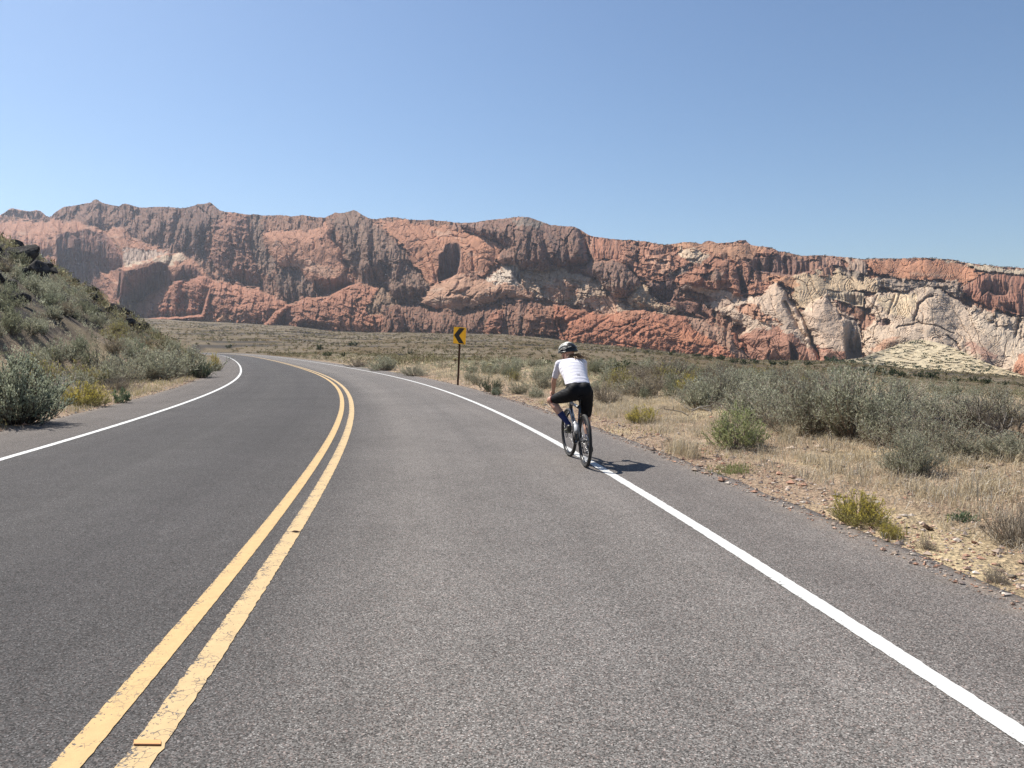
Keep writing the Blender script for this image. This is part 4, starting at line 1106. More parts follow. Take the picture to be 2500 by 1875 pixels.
for k, (x, y, h, w_) in enumerate([(1705, 988, 62, 140), (1795, 968, 70, 150), (1905, 978, 78, 170), (1600, 952, 44, 120), (2185, 1015, 92, 190), (2300, 1045, 84, 190), (2425, 1030, 78, 200), (2010, 985, 84, 190), (1540, 965, 40, 110), (2470, 1120, 70, 150), (2335, 1120, 74, 170)]):
    V_.append(('sagebrush', ('sage_grey', 'sage', 'sage_grey', 'dry')[k % 4], k % 4, x, y, h, w_, 'grey sagebrush in the thicket on the near right verge'))
SPOTS = []
for nm, kd, v, x, y, h, w_, lb in V_:
    o = plant_at(nm, kd, v, x, y, h, w_, lb, {'sagebrush': 'sagebrush', 'rabbitbrush': 'rabbitbrush'}.get(nm, 'shrub'),
                 {'sagebrush': 'sagebrush shrubs', 'rabbitbrush': 'rabbitbrush shrubs', 'dry_shrub': 'dry twiggy shrubs', 'leafy_bush': 'green leafy plants'}.get(nm))
    if lb.startswith('grey sagebrush in the thicket'): o['group'] = 'sagebrush thicket of the near right verge'
    SPOTS.append((o.location.x, o.location.y, w_ * o.location.y / F / 2))

# --- the big lava blocks keep their own ground
BLOCKS = [(44, 640, 66, 62, 'big square black lava block on the hill crest, largest of its kind'), (34, 738, 52, 34, 'pointed black lava boulder low at the left edge of the hill'),
      (258, 712, 17, 13, 'round black lava rock sticking out on the hill skyline'), (52, 676, 30, 22, 'black lava boulder under the big square block'),
      (90, 672, 30, 18, 'dark lava boulder right of the one under the big block'), (108, 640, 30, 30, 'jagged lava rock on the ridge beside the big square block'),
      (128, 668, 26, 19, 'tilted lava slab midway down the hill crest'), (148, 722, 26, 15, 'low lava rock pair in the sagebrush below the crest'),
      (112, 705, 26, 22, 'broken lava rock among sagebrush under the tilted slab'), (274, 752, 18, 10, 'long lava rock on the lower skyline of the hill'),
      (336, 772, 12, 8, 'last lava rock at the bottom of the hill skyline'),
      (96, 608, 30, 24, 'lava rock on the skyline just right of the big square block'), (22, 705, 34, 26, 'lava boulder at the left edge above the pointed one'), (180, 690, 18, 13, 'squat lava rock on the skyline halfway down the hill')]
for x, y, w_, h_, lb in BLOCKS:
    q_ = hit(x, y); SPOTS.append((q_.x, q_.y, 0.55 * w_ * q_.y / F)); SPOTS.append((q_.x * 0.96, q_.y * 0.96, 0.5 * w_ * q_.y / F))

# --- sagebrush on the hill and along the verges
def occluded(X, Y, Z):
    f = np.linspace(0.15, 0.97, 26)[:, None]
    zz = ground_z(X * f, Y * f, False)
    return (zz > EYE + (Z - EYE) * f + 0.02).any(0)

def scatter(n, lo, hi, side, spacing, seed):
    """random points by distance along the road and distance from the pavement edge"""
    g = np.random.default_rng(seed)
    al = g.uniform(*lo, n); out = hi[0] + (hi[1] - hi[0]) * g.random(n)
    lat = R_EDGE + out if side > 0 else L_EDGE - out
    P = on_road(al, lat)
    keep = []
    cell = {}
    for i, (x, y) in enumerate(P[:, :2]):
        if y < 2 or abs(x / y) > 0.80: continue
        s = spacing * (0.75 + 0.6 * g.random())
        k = (int(x // 3), int(y // 3)); ok = True
        for a in (-1, 0, 1):
            for b in (-1, 0, 1):
                for (u, v_) in cell.get((k[0] + a, k[1] + b), ()):
                    if (u - x) ** 2 + (v_ - y) ** 2 < s * s: ok = False
        for (u, v_, r) in SPOTS:
            if (u - x) ** 2 + (v_ - y) ** 2 < (0.75 * r + 0.2) ** 2: ok = False
        if ok:
            cell.setdefault(k, []).append((x, y)); keep.append(i)
    P = P[keep]
    P[:, 2] = ground_z(P[:, 0], P[:, 1])
    return P

def merged(kind_data, P, S_, rz):
    V, f, c = kind_data
    ca, sa = np.cos(rz), np.sin(rz)
    x = V[None, :, 0] * ca[:, None] - V[None, :, 1] * sa[:, None]
    y = V[None, :, 0] * sa[:, None] + V[None, :, 1] * ca[:, None]
    W = np.stack([x * S_[:, :1] + P[:, :1], y * S_[:, :1] + P[:, 1:2], V[None, :, 2] * S_[:, 1:] + P[:, 2:3]], -1)
    n, m = W.shape[:2]
    ff = (f[None] + (np.arange(n) * m)[:, None, None]).reshape(-1, f.shape[1])
    return W.reshape(-1, 3), ff, np.tile(c, (n, 1))

# simple versions for the distance, one mesh each
def far_proto(seed, leaves=420, leaf=(0.16, 0.020), rad=0.72, pal=SAGE, wood=GWOOD, stems=True):
    b = max(10 if leaves > 30 else 5, leaves // 24)
    Lf, St = bush_data(seed, branches=b, twigs=4, leaves=max(1, leaves // (b * 4)), leaf=leaf, rad=rad, pal=pal, wood=wood, up=0.7, start=0.25, tl=(0.12, 0.26))
    if not stems: return Lf
    return np.concatenate([Lf[0], St[0]]), np.concatenate([Lf[1], St[1] + len(Lf[0])]), np.concatenate([Lf[2], St[2]])
MIDS = []
for k in range(8):
    pal = (SAGE, SAGE, SAGE_D, SAGE + DRY, DRY, SAGE, YGR + DRY, SAGE_D + BLUEG)[k]
    V, f, c = far_proto(900 + k, 2200, (0.10, 0.014), 0.78, pal)
    me = npmesh('hill_sagebrush', V, [f], False, c); me.materials.append(LEAF)
    MIDS.append(me)
LOWS = [far_proto(950 + k, 150, (0.16, 0.026), 0.8, (SAGE, SAGE_D, SAGE + DRY, SAGE, DRY, SAGE_D)[k], stems=False) for k in range(6)]


hillP = scatter(16000, (4, 130), (2.2, 48), -1, 0.98, 11)
Zt = hillP[:, 2] + 0.6
hillP = hillP[~occluded(hillP[:, 0], hillP[:, 1], Zt)]
g = np.random.default_rng(5)
# bare patches where lava shows
hillP = hillP[(fbm(hillP[:, 0] / 5, hillP[:, 1] / 5, 3, 41) > -0.6) | (g.random(len(hillP)) < 0.5)]
fillP = scatter(9000, (4, 100), (2.6, 18), -1, 0.62, 17)
vergeP = scatter(4200, (4, 80), (2.9, 13.5), 1, 1.08, 12)
vergeP = vergeP[~occluded(vergeP[:, 0], vergeP[:, 1], vergeP[:, 2] + 0.5)]
stripP = scatter(1600, (18, 190), (0.7, 3.4), 1, 1.3, 13)
stripP = stripP[(stripP[:, 1] > 20)]
allP = np.concatenate([hillP, vergeP, stripP])
where = np.concatenate([np.zeros(len(hillP)), np.ones(len(vergeP)), np.full(len(stripP), 2)]).astype(int)
hh = g.uniform(0.45, 0.95, len(allP)) * np.where(where == 2, 0.62, np.where(where == 1, 0.78, 1.0))
hh *= np.where((where == 1) & (allP[:, 0] > 0.44 * allP[:, 1]), 0.62, 1)
hh *= np.where((where == 0) & (g.random(len(allP)) < 0.18), 1.35, 1)
app = hh / np.hypot(allP[:, 0], allP[:, 1])
order = np.argsort(-app)
LABEL = ('grey green sagebrush on the lava hillside left of the road', 'grey sagebrush on the slope beyond the right verge', 'low sagebrush along the roadside beyond the right edge line')
GROUP = ('sagebrush on the lava hillside', 'sagebrush beyond the right verge', 'sagebrush along the far roadside')
n_single = 272
cnt = {'sagebrush': 0}
rest = [[] for _ in LOWS]
for q_, i in enumerate(order):
    x, y, z = allP[i]
    wd = hh[i] * g.uniform(0.95, 1.5)
    if q_ < n_single:
        o = bpy.data.objects.new('sagebrush', MIDS[g.integers(0, len(MIDS))])
        COL.objects.link(o)
        o.location = (x, y, z - 0.04); o.rotation_euler = (0, 0, g.random() * 6.28)
        k = wd / 2 / 0.78
        o.scale = (k, k, hh[i])
        w_i = where[i]; lb, gp = LABEL[w_i], GROUP[w_i]
        if w_i == 0:
            up_ = L_EDGE - lat_of([x], [y])[0][0]
            lb, gp = (('grey green sagebrush at the foot of the lava hill beside the left shoulder', 'sagebrush at the foot of the lava hill') if up_ < 7 else
                      ('grey green sagebrush high on the crest of the lava hill', 'sagebrush on the hill crest') if up_ > 20 else (lb, gp))
        if w_i == 1:
            lb, gp = (('grey sagebrush in the thicket on the near right verge', 'sagebrush thicket of the near right verge') if y < 17 else
                      ('small grey sagebrush behind the rider between the sign and the thicket', 'sagebrush behind the rider') if x < 0.22 * y else (lb, gp))
        tag(o, lb, 'sagebrush', gp)
    else:
        rest[g.integers(0, len(LOWS))].append((x, y, z - 0.03, wd / 1.6, hh[i]))

# --- the scrub of the plain, too much to count
def plain_points(n, seed, r0, r1, power):
    g = np.random.default_rng(seed)
    a = np.radians(g.uniform(-36, 37, n)); r = r0 * (r1 / r0) ** (g.random(n) ** power)
    X, Y = np.sin(a) * r, np.cos(a) * r
    la, al = lat_of(X, Y)
    ok = ((la > R_EDGE + 3.2) | ((la < L_EDGE - 2.0) & (al > 112)) | (al > 300)) & (Y < 0.985 * foot_dist(np.clip(X / Y * F, -1700, 1700)))
    return X[ok], Y[ok], g
X, Y, g = plain_points(24000, 21, 24, 1150, 0.72)
Z = ground_z(X, Y)
pos = fbm(X / 40, Y / 40, 3, 131)
ok = (g.random(len(X)) < 0.6 + 0.5 * pos)
X, Y, Z = X[ok], Y[ok], Z[ok]
d = np.hypot(X, Y)
sc = g.uniform(0.5, 1.0, len(X)) * np.clip(0.55 + d / 420, 0.6, 2.2)
ki = g.integers(0, len(LOWS), len(X))
for k in range(len(LOWS)):
    m = ki == k
    rest[k] += [tuple(r_) for r_ in np.stack([X[m], Y[m], Z[m] - 0.05, sc[m] * 0.9, sc[m] * 0.62], 1)]
g = np.random.default_rng(6)
for x, y, z in fillP:
    h_ = g.uniform(0.22, 0.5)
    rest[g.integers(0, len(LOWS))].append((x, y, z - 0.03, h_ * g.uniform(0.7, 1.1), h_))
VV = []; FF = []; CC = []; n0 = 0
for k in range(len(LOWS)):
    A_ = np.array(rest[k])
    dist = np.hypot(A_[:, 0], A_[:, 1])
    pal = (SAGE, SAGE_D, SAGE + DRY, SAGE, DRY, SAGE_D)[k]
    mid = far_proto(970 + k, 40, (0.30, 0.060), 0.8, pal, stems=False)
    tiny = far_proto(980 + k, 25, (0.46, 0.15), 0.8, pal, stems=False)
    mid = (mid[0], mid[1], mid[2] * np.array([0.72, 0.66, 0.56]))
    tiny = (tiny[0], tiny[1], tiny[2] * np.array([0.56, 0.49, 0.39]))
    for sel, data in ((dist < 60, LOWS[k]), ((dist >= 60) & (dist < 160), mid), (dist >= 160, tiny)):
        B_ = A_[sel]
        V, f, c = merged(data, B_[:, :3], B_[:, 3:5], g.random(len(B_)) * 6.28)
        c = c * np.repeat(np.clip(1 + g.normal(0, 0.30, len(B_)), 0.35, 1.7), len(data[0]))[:, None]
        VV.append(V); FF.append(f + n0); CC.append(c); n0 += len(V)
o = link('scrub', npmesh('scrub', np.concatenate(VV), [np.concatenate(FF)], False, np.concatenate(CC)), None, [LEAF])
tag(o, 'low grey green desert scrub covering the plain', kind='stuff')

# --- junipers and dark bushes of the plain, one by one
def juniper_mesh(seed, leaves=520):
    Lf, St = bush_data(seed, branches=22, twigs=6, leaves=leaves // 132 + 1, leaf=(0.15, 0.045), rad=0.8, pal=JUN, wood=DWOOD, up=0.35, start=0.15, tl=(0.12, 0.28), open_=78, rag=0.2)
    me = npmesh('juniper', np.concatenate([Lf[0], St[0]]), [np.concatenate([Lf[1], St[1] + len(Lf[0])])], False, np.concatenate([Lf[2], St[2]]))
    me.materials.append(LEAF)
    return me
JM = [juniper_mesh(700 + k) for k in range(5)]
J_ = [(1510, 918, 34, 66), (1566, 917, 28, 80), (1482, 912, 20, 40), (1645, 862, 8, 13), (1580, 861, 8, 12), (1532, 859, 8, 14), (1606, 860, 6, 10), (1638, 868, 9, 16), (1702, 871, 10, 28),
      (1733, 878, 11, 24), (1760, 880, 14, 34), (1793, 886, 14, 30), (1815, 890, 13, 26), (1843, 889, 13, 26), (1888, 892, 13, 30), (1916, 893, 12, 26), (1975, 893, 12, 26),
      (2110, 909, 15, 28), (2135, 912, 19, 40), (2170, 917, 19, 40), (2200, 923, 18, 28), (2245, 921, 15, 30), (2275, 926, 18, 44), (2330, 934, 14, 30), (2380, 934, 16, 26), (2410, 938, 16, 30), (2456, 941, 12, 20),
      (1215, 901, 11, 17), (1240, 899, 12, 20), (1146, 909, 12, 22), (1188, 900, 14, 20), (1162, 893, 9, 18), (1206, 892, 10, 22), (1273, 898, 10, 20), (1330, 893, 16, 40), (1300, 898, 9, 24), (1400, 890, 10, 20),
      (780, 855, 14, 26), (862, 845, 12, 32), (1003, 866, 13, 18), (839, 872, 13, 16), (800, 870, 12, 30), (985, 852, 7, 12), (1250, 880, 7, 14), (1350, 872, 7, 14), (560, 850, 8, 18)]
for k, (x, y, h, w_) in enumerate(J_):
    p = hit(x, y); m = p.y / F
    o = bpy.data.objects.new('juniper_bush', JM[k % 5]); COL.objects.link(o)
    o.location = (p.x, p.y, p.z - 0.05 * h * m); o.rotation_euler = (0, 0, k * 1.7)
    o.scale = (w_ * m / 1.7, w_ * m / 1.7, h * m * 1.02)
    lb = 'dark green juniper bush on the scrub plain'
    gp = 'juniper bushes on the scrub plain'
    if k == 0: lb = 'largest dark green juniper, just right of the rider on the plain'
    if k == 1: lb = 'dark green juniper spreading low, right of the largest juniper'
    if 16 <= k <= 26: lb = 'dark green juniper along the foot of the pale slickrock hill'; gp = 'junipers at the foot of the slickrock hill'
    if k in (37, 38, 39, 40, 41, 45): lb = 'dark bush on the plain beyond the bend of the road'; gp = 'dark bushes beyond the bend'
    if 27 <= k <= 36 and k not in (33, 34, 36): lb = 'dark green bush on the plain just right of the chevron sign'; gp = 'dark bushes right of the sign'
    if 3 <= k <= 8: lb = 'tiny dark juniper near the cliff foot right of the rider'; gp = 'tiny junipers near the cliff foot'
    if k == 34: lb = 'wide dark green bush on the plain left of the rider'
    if k == 36: lb = 'dark bush on the plain level with the helmet of the rider'
    tag(o, lb, 'juniper', gp)

# --- junipers too small to pick apart: on the rim, the slickrock hill and the ledges
def speckle(P, S_, seed):
    t_ = far_proto(seed, 40, (0.34, 0.12), 0.8, JUN, DWOOD, stems=False)
    return merged(t_, P, S_, np.random.default_rng(seed).random(len(P)) * 6.28)
g = np.random.default_rng(77)
pts = []
rim = np.stack([WALL_V[:, 194], WALL_V[:, 192]], 0)
xs = WALL_X
dens = np.interp(xs, [-1900, -1250, -640, -300, -180, 60, 120, 260, 300, 370, 480, 560, 620, 800, 850, 1000, 1250, 1900], [.1, .15, .2, .25, .45, .45, .15, .1, .9, .9, .1, .1, .5, .3, .8, 1.0, 0.9, 0.9])
for i in range(len(xs)):
    if g.random() < dens[i] * 0.42:
        p = WALL_V[i, 194 - g.integers(0, 3)].copy()
        s = g.uniform(0.7, 1.7)
        pts.append((*p[:2], p[2] - 0.3, s * 1.5, s * 1.7))
n, m = PALE_V.shape[:2]
for _ in range(1300):
    i = g.integers(40, n - 1); j = int((m - 8) * g.random() ** 1.2)
    p = PALE_V[i, j]
    if fbm(np.array([p[0] / 26]), np.array([p[2] / 6]), 2, 400)[0] < -0.12: continue
    s = g.lognormal(0.12, 0.40)
    pts.append((p[0], p[1], p[2] - 0.2, s * 1.5, s * 1.35))
n, m = WALL_V.shape[:2]
for _ in range(2600):
    i = g.integers(0, n); j = g.integers(14, 191)
    p = WALL_V[i, j]; a, b = WALL_V[i, j - 2], WALL_V[i, min(j + 2, 194)]
    if (b[2] - a[2]) > 1.5 * abs(b[1] - a[1]): continue
    if fbm(np.array([p[0] / 40]), np.array([p[2] / 25]), 2, 401)[0] < 0.0: continue
    s = g.uniform(0.5, 1.15)
    pts.append((p[0], p[1] - 0.4, p[2] - 0.3, s * 1.5, s * 1.3))
pts = np.array(pts)
V, f, c = speckle(pts[:, :3], pts[:, 3:5], 660)
tag(link('distant_junipers', npmesh('distant_junipers', V, [f], False, c), None, [LEAF]), 'small dark junipers dotting the rim, ledges and slickrock', kind='stuff')

# --- chollas
def cholla(px, py, hpx, label, seed):
    p = hit(px, py); h = hpx * p.y / F
    o = empty('cholla_cactus', p)
    g = np.random.default_rng(seed)
    t = MB().tube([(0, 0, -0.05), (0.02 * h, 0, 0.2 * h), (-0.01 * h, 0, 0.45 * h)], [0.045 * h, 0.04 * h, 0.035 * h], 6)
    c = MB()
    for k in range(15):
        a = k * 2.4; r = 0.42 * h * math.sqrt((k + 0.5) / 15)
        tip = np.array([math.cos(a) * r, math.sin(a) * r, h * (0.98 - 0.28 * (r / (0.42 * h)) ** 2)])
        b0 = np.array([0, 0, 0.42 * h])
        t.tube([b0, (b0 + tip) / 2 + (0, 0, -0.05 * h), tip * (0.9, 0.9, 0.9)], [0.028 * h, 0.024 * h, 0.02 * h], 5)
        for q in range(4):
            e = tip + g.normal(0, 0.06 * h, 3) * (1, 1, 0.5)
            c.tube([tip * 0.86, (tip + e) / 2, e], [0.035 * h, 0.05 * h, 0.028 * h], 5)
    t.obj('trunk', mat('cholla bark', color=(0.12, 0.09, 0.065), rough=0.9), o)
    c.obj('crown', mat('cholla spines', color=(0.46, 0.41, 0.24), rough=0.9), o)
    tag(o, label, 'cactus', 'cholla cacti')
cholla(1197, 913, 26, 'straw coloured cholla cactus with a bare trunk right of the chevron sign', 1)
cholla(1112, 890, 17, 'pale cholla cactus right behind the chevron sign post', 2)
cholla(1146, 886, 14, 'small pale cholla between the sign post and the cholla with a bare trunk', 3)

# ------------------------------------------------------------------ lava rocks
def rock_mesh(seed, sub=3, angular=0.5):
    g = np.random.default_rng(seed)
    bm = bmesh.new()
    n = 13 + seed % 5
    P = unit(g.normal(size=(n, 3))) * g.uniform(0.75, 1.1, (n, 1)) * np.array([1.0, 0.85, 0.8])
    for c in P: bm.verts.new(c)
    bmesh.ops.convex_hull(bm, input=bm.verts[:])
    bmesh.ops.delete(bm, geom=[v for v in bm.verts if not v.link_faces], context='VERTS')
    bmesh.ops.bevel(bm, geom=bm.edges[:], offset=0.06, segments=1, affect='EDGES')
    bmesh.ops.triangulate(bm, faces=bm.faces[:])
    bmesh.ops.subdivide_edges(bm, edges=bm.edges[:], cuts=1, use_grid_fill=True)
    V = np.array([v.co for v in bm.verts])
    d = 0.05 * fbm(V[:, 0] * 3.1 + seed, V[:, 1] * 3.1 + V[:, 2] * 2.3, 3, seed)
    for v, c, k in zip(bm.verts, V, d): v.co = c * (1 + k)
    me = bpy.data.meshes.new('rock')
    bm.to_mesh(me); bm.free()
    return me
def lava_b(t, p):
    q = N(t); P = q.pos()
    n1 = q.noise(P, 1.6, 5, 0.65)
    q.set(p.inputs['Base Color'], q.ramp(n1, [(0.3, (0.016, 0.015, 0.016)), (0.52, (0.042, 0.038, 0.037)), (0.68, (0.12, 0.108, 0.095))]))
    n0 = q.bump(q.noise(P, 5, 8, 0.75), 1.0, 0.10, None)
    q.bump(q.voro(P, 9, 'F1', 'Distance'), 0.5, 0.04, p, n0)
LAVA = mat('black lava', lava_b, rough=0.9, spec=0.2)
RM = [rock_mesh(300 + k) for k in range(7)]
for me in RM: me.materials.append(LAVA)
def rock_at(x, y, w_, h_, label, k, group='lava boulders', cat='boulder', name='lava_boulder', meshes=None):
    p = hit(x, y); m = p.y / F
    o = bpy.data.objects.new(name, (meshes or RM)[k % len(meshes or RM)]); COL.objects.link(o)
    o.location = (p.x, p.y + 0.3 * w_ * m, p.z + 0.28 * h_ * m); o.rotation_euler = (0.3 * math.sin(k * 3), 0.3 * math.cos(k * 5), k * 1.3)
    o.scale = (w_ * m * 0.68, w_ * m * 0.6, h_ * m * 0.80)
    tag(o, label, cat, group)
for k, (x, y, w_, h_, lb) in enumerate(BLOCKS): rock_at(x, y, w_, h_, lb, k)
g = np.random.default_rng(42)
lp = scatter(2200, (8, 120), (6, 42), -1, 1.7, 31)
lp = lp[(fbm(lp[:, 0] / 5, lp[:, 1] / 5, 3, 41) < 0.05)]
lp = lp[~occluded(lp[:, 0], lp[:, 1], lp[:, 2] + 0.5)][:130]
for k, (x, y, z) in enumerate(lp):
    o = bpy.data.objects.new('lava_rock', RM[k % 7]); COL.objects.link(o)
    s = g.lognormal(-0.7, 0.45)
    o.location = (x, y, z + 0.32 * s); o.rotation_euler = tuple(g.uniform(-0.4, 0.4, 2)) + (g.random() * 6,)
    o.scale = (s * g.uniform(0.8, 1.5), s, s * g.uniform(0.6, 0.95))
    tag(o, 'black lava rock among the hillside sagebrush', 'rock', 'lava rocks on the hillside')
# lava ledges out on the plain
g = np.random.default_rng(43)
ico = bmesh.new(); bmesh.ops.create_icosphere(ico, subdivisions=1, radius=1)
IV = np.array([v.co for v in ico.verts]); IF = np.array([[v.index for v in f_.verts] for f_ in ico.faces]); ico.free()
LED = [(750, 812, 90, 3), (700, 822, 60, 3), (800, 826, 110, 3), (640, 815, 50, 2), (900, 829, 60, 3), (560, 802, 50, 2), (600, 798, 60, 2), (905, 836, 30, 2), (1160, 848, 60, 4), (1200, 846, 24, 3), (1300, 843, 40, 5), (1250, 851, 60, 3), (1215, 853, 50, 3), (1350, 850, 40, 3), (1120, 838, 36, 3), (975, 868, 26, 8), (540, 806, 40, 2), (470, 800, 40, 2), (850, 838, 50, 2), (1060, 826, 40, 2)]
VV = []; FF = []; n0 = 0
for x, y, w_, h_ in LED:
    p = hit(x, y); m = p.y / F
    for _ in range(int(10 + w_ * 0.5)):
        s = g.uniform(0.4, 1.1) * h_ * m * 0.6
        q_ = np.array([p.x + g.normal(0, 0.33) * w_ * m, p.y + g.normal(0, 0.5) * w_ * m * 0.8, 0])
        q_[2] = gz(q_[0], q_[1])
        V = IV * (1 + 0.25 * g.normal(size=(len(IV), 1))) * s * np.array([1.9, 1.4, 0.75]) + q_
        VV.append(V); FF.append(IF + n0); n0 += len(V)
tag(link('lava_rubble', npmesh('lava_rubble', np.concatenate(VV), [np.concatenate(FF)], False), None, [LAVA]), 'low black ledges of lava rubble out on the plain', kind='stuff')

# ------------------------------------------------------------------ grass, straw and gravel of the verges
def blades(P, n_each, hgt, spread, pal, seed, lean=0.5, wid=0.0035):
    g = np.random.default_rng(seed)
    n = len(P) * n_each
    b = np.repeat(P, n_each, 0) + np.concatenate([g.normal(0, 1, (n, 2)) * np.repeat(spread, n_each)[:, None], np.zeros((n, 1))], 1)
    h = np.repeat(hgt, n_each) * g.uniform(0.45, 1.1, n)
    a = g.random(n) * 2 * np.pi
    d = np.stack([np.cos(a), np.sin(a), np.zeros(n)], 1)
    ln = (lean * g.random(n) ** 0.7 * h)[:, None]
    m_ = b + d * ln * 0.35 + np.stack([0 * h, 0 * h, 0.6 * h], 1)
    t_ = b + d * ln * 1.15 + np.stack([0 * h, 0 * h, h * np.sqrt(np.maximum(0.12, 1 - (lean * 0.6) ** 2)) * g.uniform(0.75, 1, n)], 1)
    w_ = np.stack([-np.sin(a), np.cos(a), np.zeros(n)], 1) * (wid * g.uniform(0.7, 1.5, n))[:, None]
    V = np.stack([b - w_, b + w_, m_ + w_ * 0.8, m_ - w_ * 0.8, t_], 1).reshape(-1, 3)
    k = np.arange(n)[:, None] * 5
    return V, k + np.array([0, 1, 2, 3]), k + np.array([3, 2, 4]), np.repeat(pick(pal, n, g, 0.15), 5, 0)
STR = ((0.512, 0.431, 0.29), (0.573, 0.496, 0.357), (0.45, 0.372, 0.246), (0.491, 0.453, 0.382))
STG = ((0.40, 0.36, 0.28), (0.46, 0.41, 0.32), (0.36, 0.32, 0.25))
def verge_pts(n, al, out, side, seed, thresh=None, ypow=1.0):
    g = np.random.default_rng(seed)
    a = al[0] + (al[1] - al[0]) * g.random(n) ** ypow
    o_ = out[0] + (out[1] - out[0]) * g.random(n)
    P = on_road(a, (R_EDGE + o_) if side > 0 else (L_EDGE - o_))
    k = (P[:, 1] > 2.5) & (np.abs(P[:, 0]) < 0.74 * P[:, 1] + 0.5)
    if thresh is not None: k &= fbm(P[:, 0] / 1.7, P[:, 1] / 1.7, 3, 131) > thresh
    P = P[k]; P[:, 2] = ground_z(P[:, 0], P[:, 1])
    return P
VV = []; F4 = []; F3 = []; CC = []; n0 = 0
def grow(P, n_each, h0, h1, spread, pal, seed, lean, wid=0.0035):
    global n0
    g = np.random.default_rng(seed)
    V, f4, f3, c = blades(P, n_each, g.uniform(h0, h1, len(P)), spread * g.uniform(0.6, 1.3, len(P)), pal, seed, lean, wid)
    VV.append(V); F4.append(f4 + n0); F3.append(f3 + n0); CC.append(c); n0 += len(V)
grow(verge_pts(3600, (5, 26), (1.3, 8), 1, 51, -0.05), 20, 0.07, 0.22, 0.06, STR, 51, 0.75, 0.0026)
grow(verge_pts(3600, (8, 60), (0.8, 9), 1, 52, -0.15), 14, 0.08, 0.27, 0.08, STR + STG, 52, 0.7, 0.0036)
grow(verge_pts(2200, (26, 130), (0.4, 9), 1, 53, -0.1), 16, 0.10, 0.30, 0.12, STR + STG, 53, 0.6, 0.007)
grow(verge_pts(2000, (9, 80), (0.15, 3.2), -1, 54, -0.25), 18, 0.08, 0.30, 0.09, STR + YGR[:1], 54, 0.7, 0.0042)
grow(verge_pts(9000, (3, 24), (0.7, 7.5), 1, 55, -0.3), 6, 0.05, 0.20, 0.12, STG + STR, 55, 1.6, 0.0022)       # fallen straw
grow(verge_pts(1500, (6, 40), (1.0, 6.5), 1, 71, 0.16), 26, 0.16, 0.38, 0.09, STR, 71, 0.75, 0.003)            # taller clumps
grow(verge_pts(500, (4, 40), (0.05, 1.0), 1, 56, 0.1), 9, 0.04, 0.14, 0.05, STR + YGR, 56, 0.8, 0.003)
grow(np.array([hit(x, y) for x, y in ((1650, 1105), (1662, 1110), (1690, 1118), (1960, 1020), (1925, 1075), (1945, 1065))]), 130, 0.25, 0.42, 0.10, STR, 57, 0.7, 0.003)
grow(np.array([hit(1790 + dx, 1150 + dy) for dx in (-25, -12, 0, 14, 26) for dy in (-8, 0, 7)]), 40, 0.05, 0.10, 0.10, ((0.20, 0.22, 0.09), (0.25, 0.26, 0.11)), 58, 0.9, 0.003)
hp = scatter(5200, (6, 95), (1.2, 32), -1, 0.55, 59)
grow(hp[(fbm(hp[:, 0] / 5, hp[:, 1] / 5, 3, 41) > 0.12)], 9, 0.10, 0.28, 0.10, STG, 59, 0.7, 0.007)
o = link('dry_grass', npmesh('dry_grass', np.concatenate(VV), [np.concatenate(F4), np.concatenate(F3)], False, np.concatenate(CC)), None, [STRAW])
tag(o, 'dry straw coloured grass along both verges and the hill', kind='stuff')

def gravel():
    g = np.random.default_rng(61)
    P = [verge_pts(7500, (2.5, 26), (-0.22, 0.75), 1, 62, None, 1.3), verge_pts(4200, (2.5, 16), (0.5, 5.5), 1, 63, -0.6, 1.2), verge_pts(2500, (9, 60), (-0.10, 0.5), -1, 64), verge_pts(1200, (24, 70), (-0.05, 0.8), 1, 65)]
    sz = [g.lognormal(math.log(0.0085), 0.5, len(P[0])), g.lognormal(math.log(0.012), 0.6, len(P[1])), g.lognormal(math.log(0.012), 0.5, len(P[2])), g.lognormal(math.log(0.016), 0.4, len(P[3]))]
    P = np.concatenate(P); s = np.minimum(np.concatenate(sz), 0.05)
    P[:, 2] += s * 0.25
    la, _ = lat_of(P[:, 0], P[:, 1])
    P[:, 2] = np.where((la < R_EDGE + 0.02) & (la > L_EDGE - 0.02), s * 0.4, P[:, 2])
    O = np.array([(1, 0, 0), (-1, 0, 0), (0, 1, 0), (0, -1, 0), (0, 0, 1), (0, 0, -1)], float)
    OF = np.array([(0, 2, 4), (2, 1, 4), (1, 3, 4), (3, 0, 4), (2, 0, 5), (1, 2, 5), (3, 1, 5), (0, 3, 5)])
    n = len(P)
    V = O[None] * (1 + 0.3 * g.normal(size=(n, 6, 1))) * s[:, None, None]
    a = g.random(n) * 6.28
    c_, s_ = np.cos(a)[:, None], np.sin(a)[:, None]
    V = np.stack([(V[..., 0] * c_ - V[..., 1] * s_) * 1.3, V[..., 0] * s_ + V[..., 1] * c_, V[..., 2] * 0.7], -1) + P[:, None]
    f = (OF[None] + (np.arange(n) * 6)[:, None, None]).reshape(-1, 3)
    col = pick(((0.36, 0.25, 0.18), (0.42, 0.33, 0.26), (0.30, 0.20, 0.15), (0.46, 0.40, 0.34), (0.22, 0.18, 0.16), (0.40, 0.23, 0.16)), n, g, 0.2)
    o = link('gravel', npmesh('gravel', V.reshape(-1, 3), [f], False, np.repeat(col, 6, 0)), None, [WOOD])
    tag(o, 'loose pinkish gravel along the pavement edges', kind='stuff')
gravel()

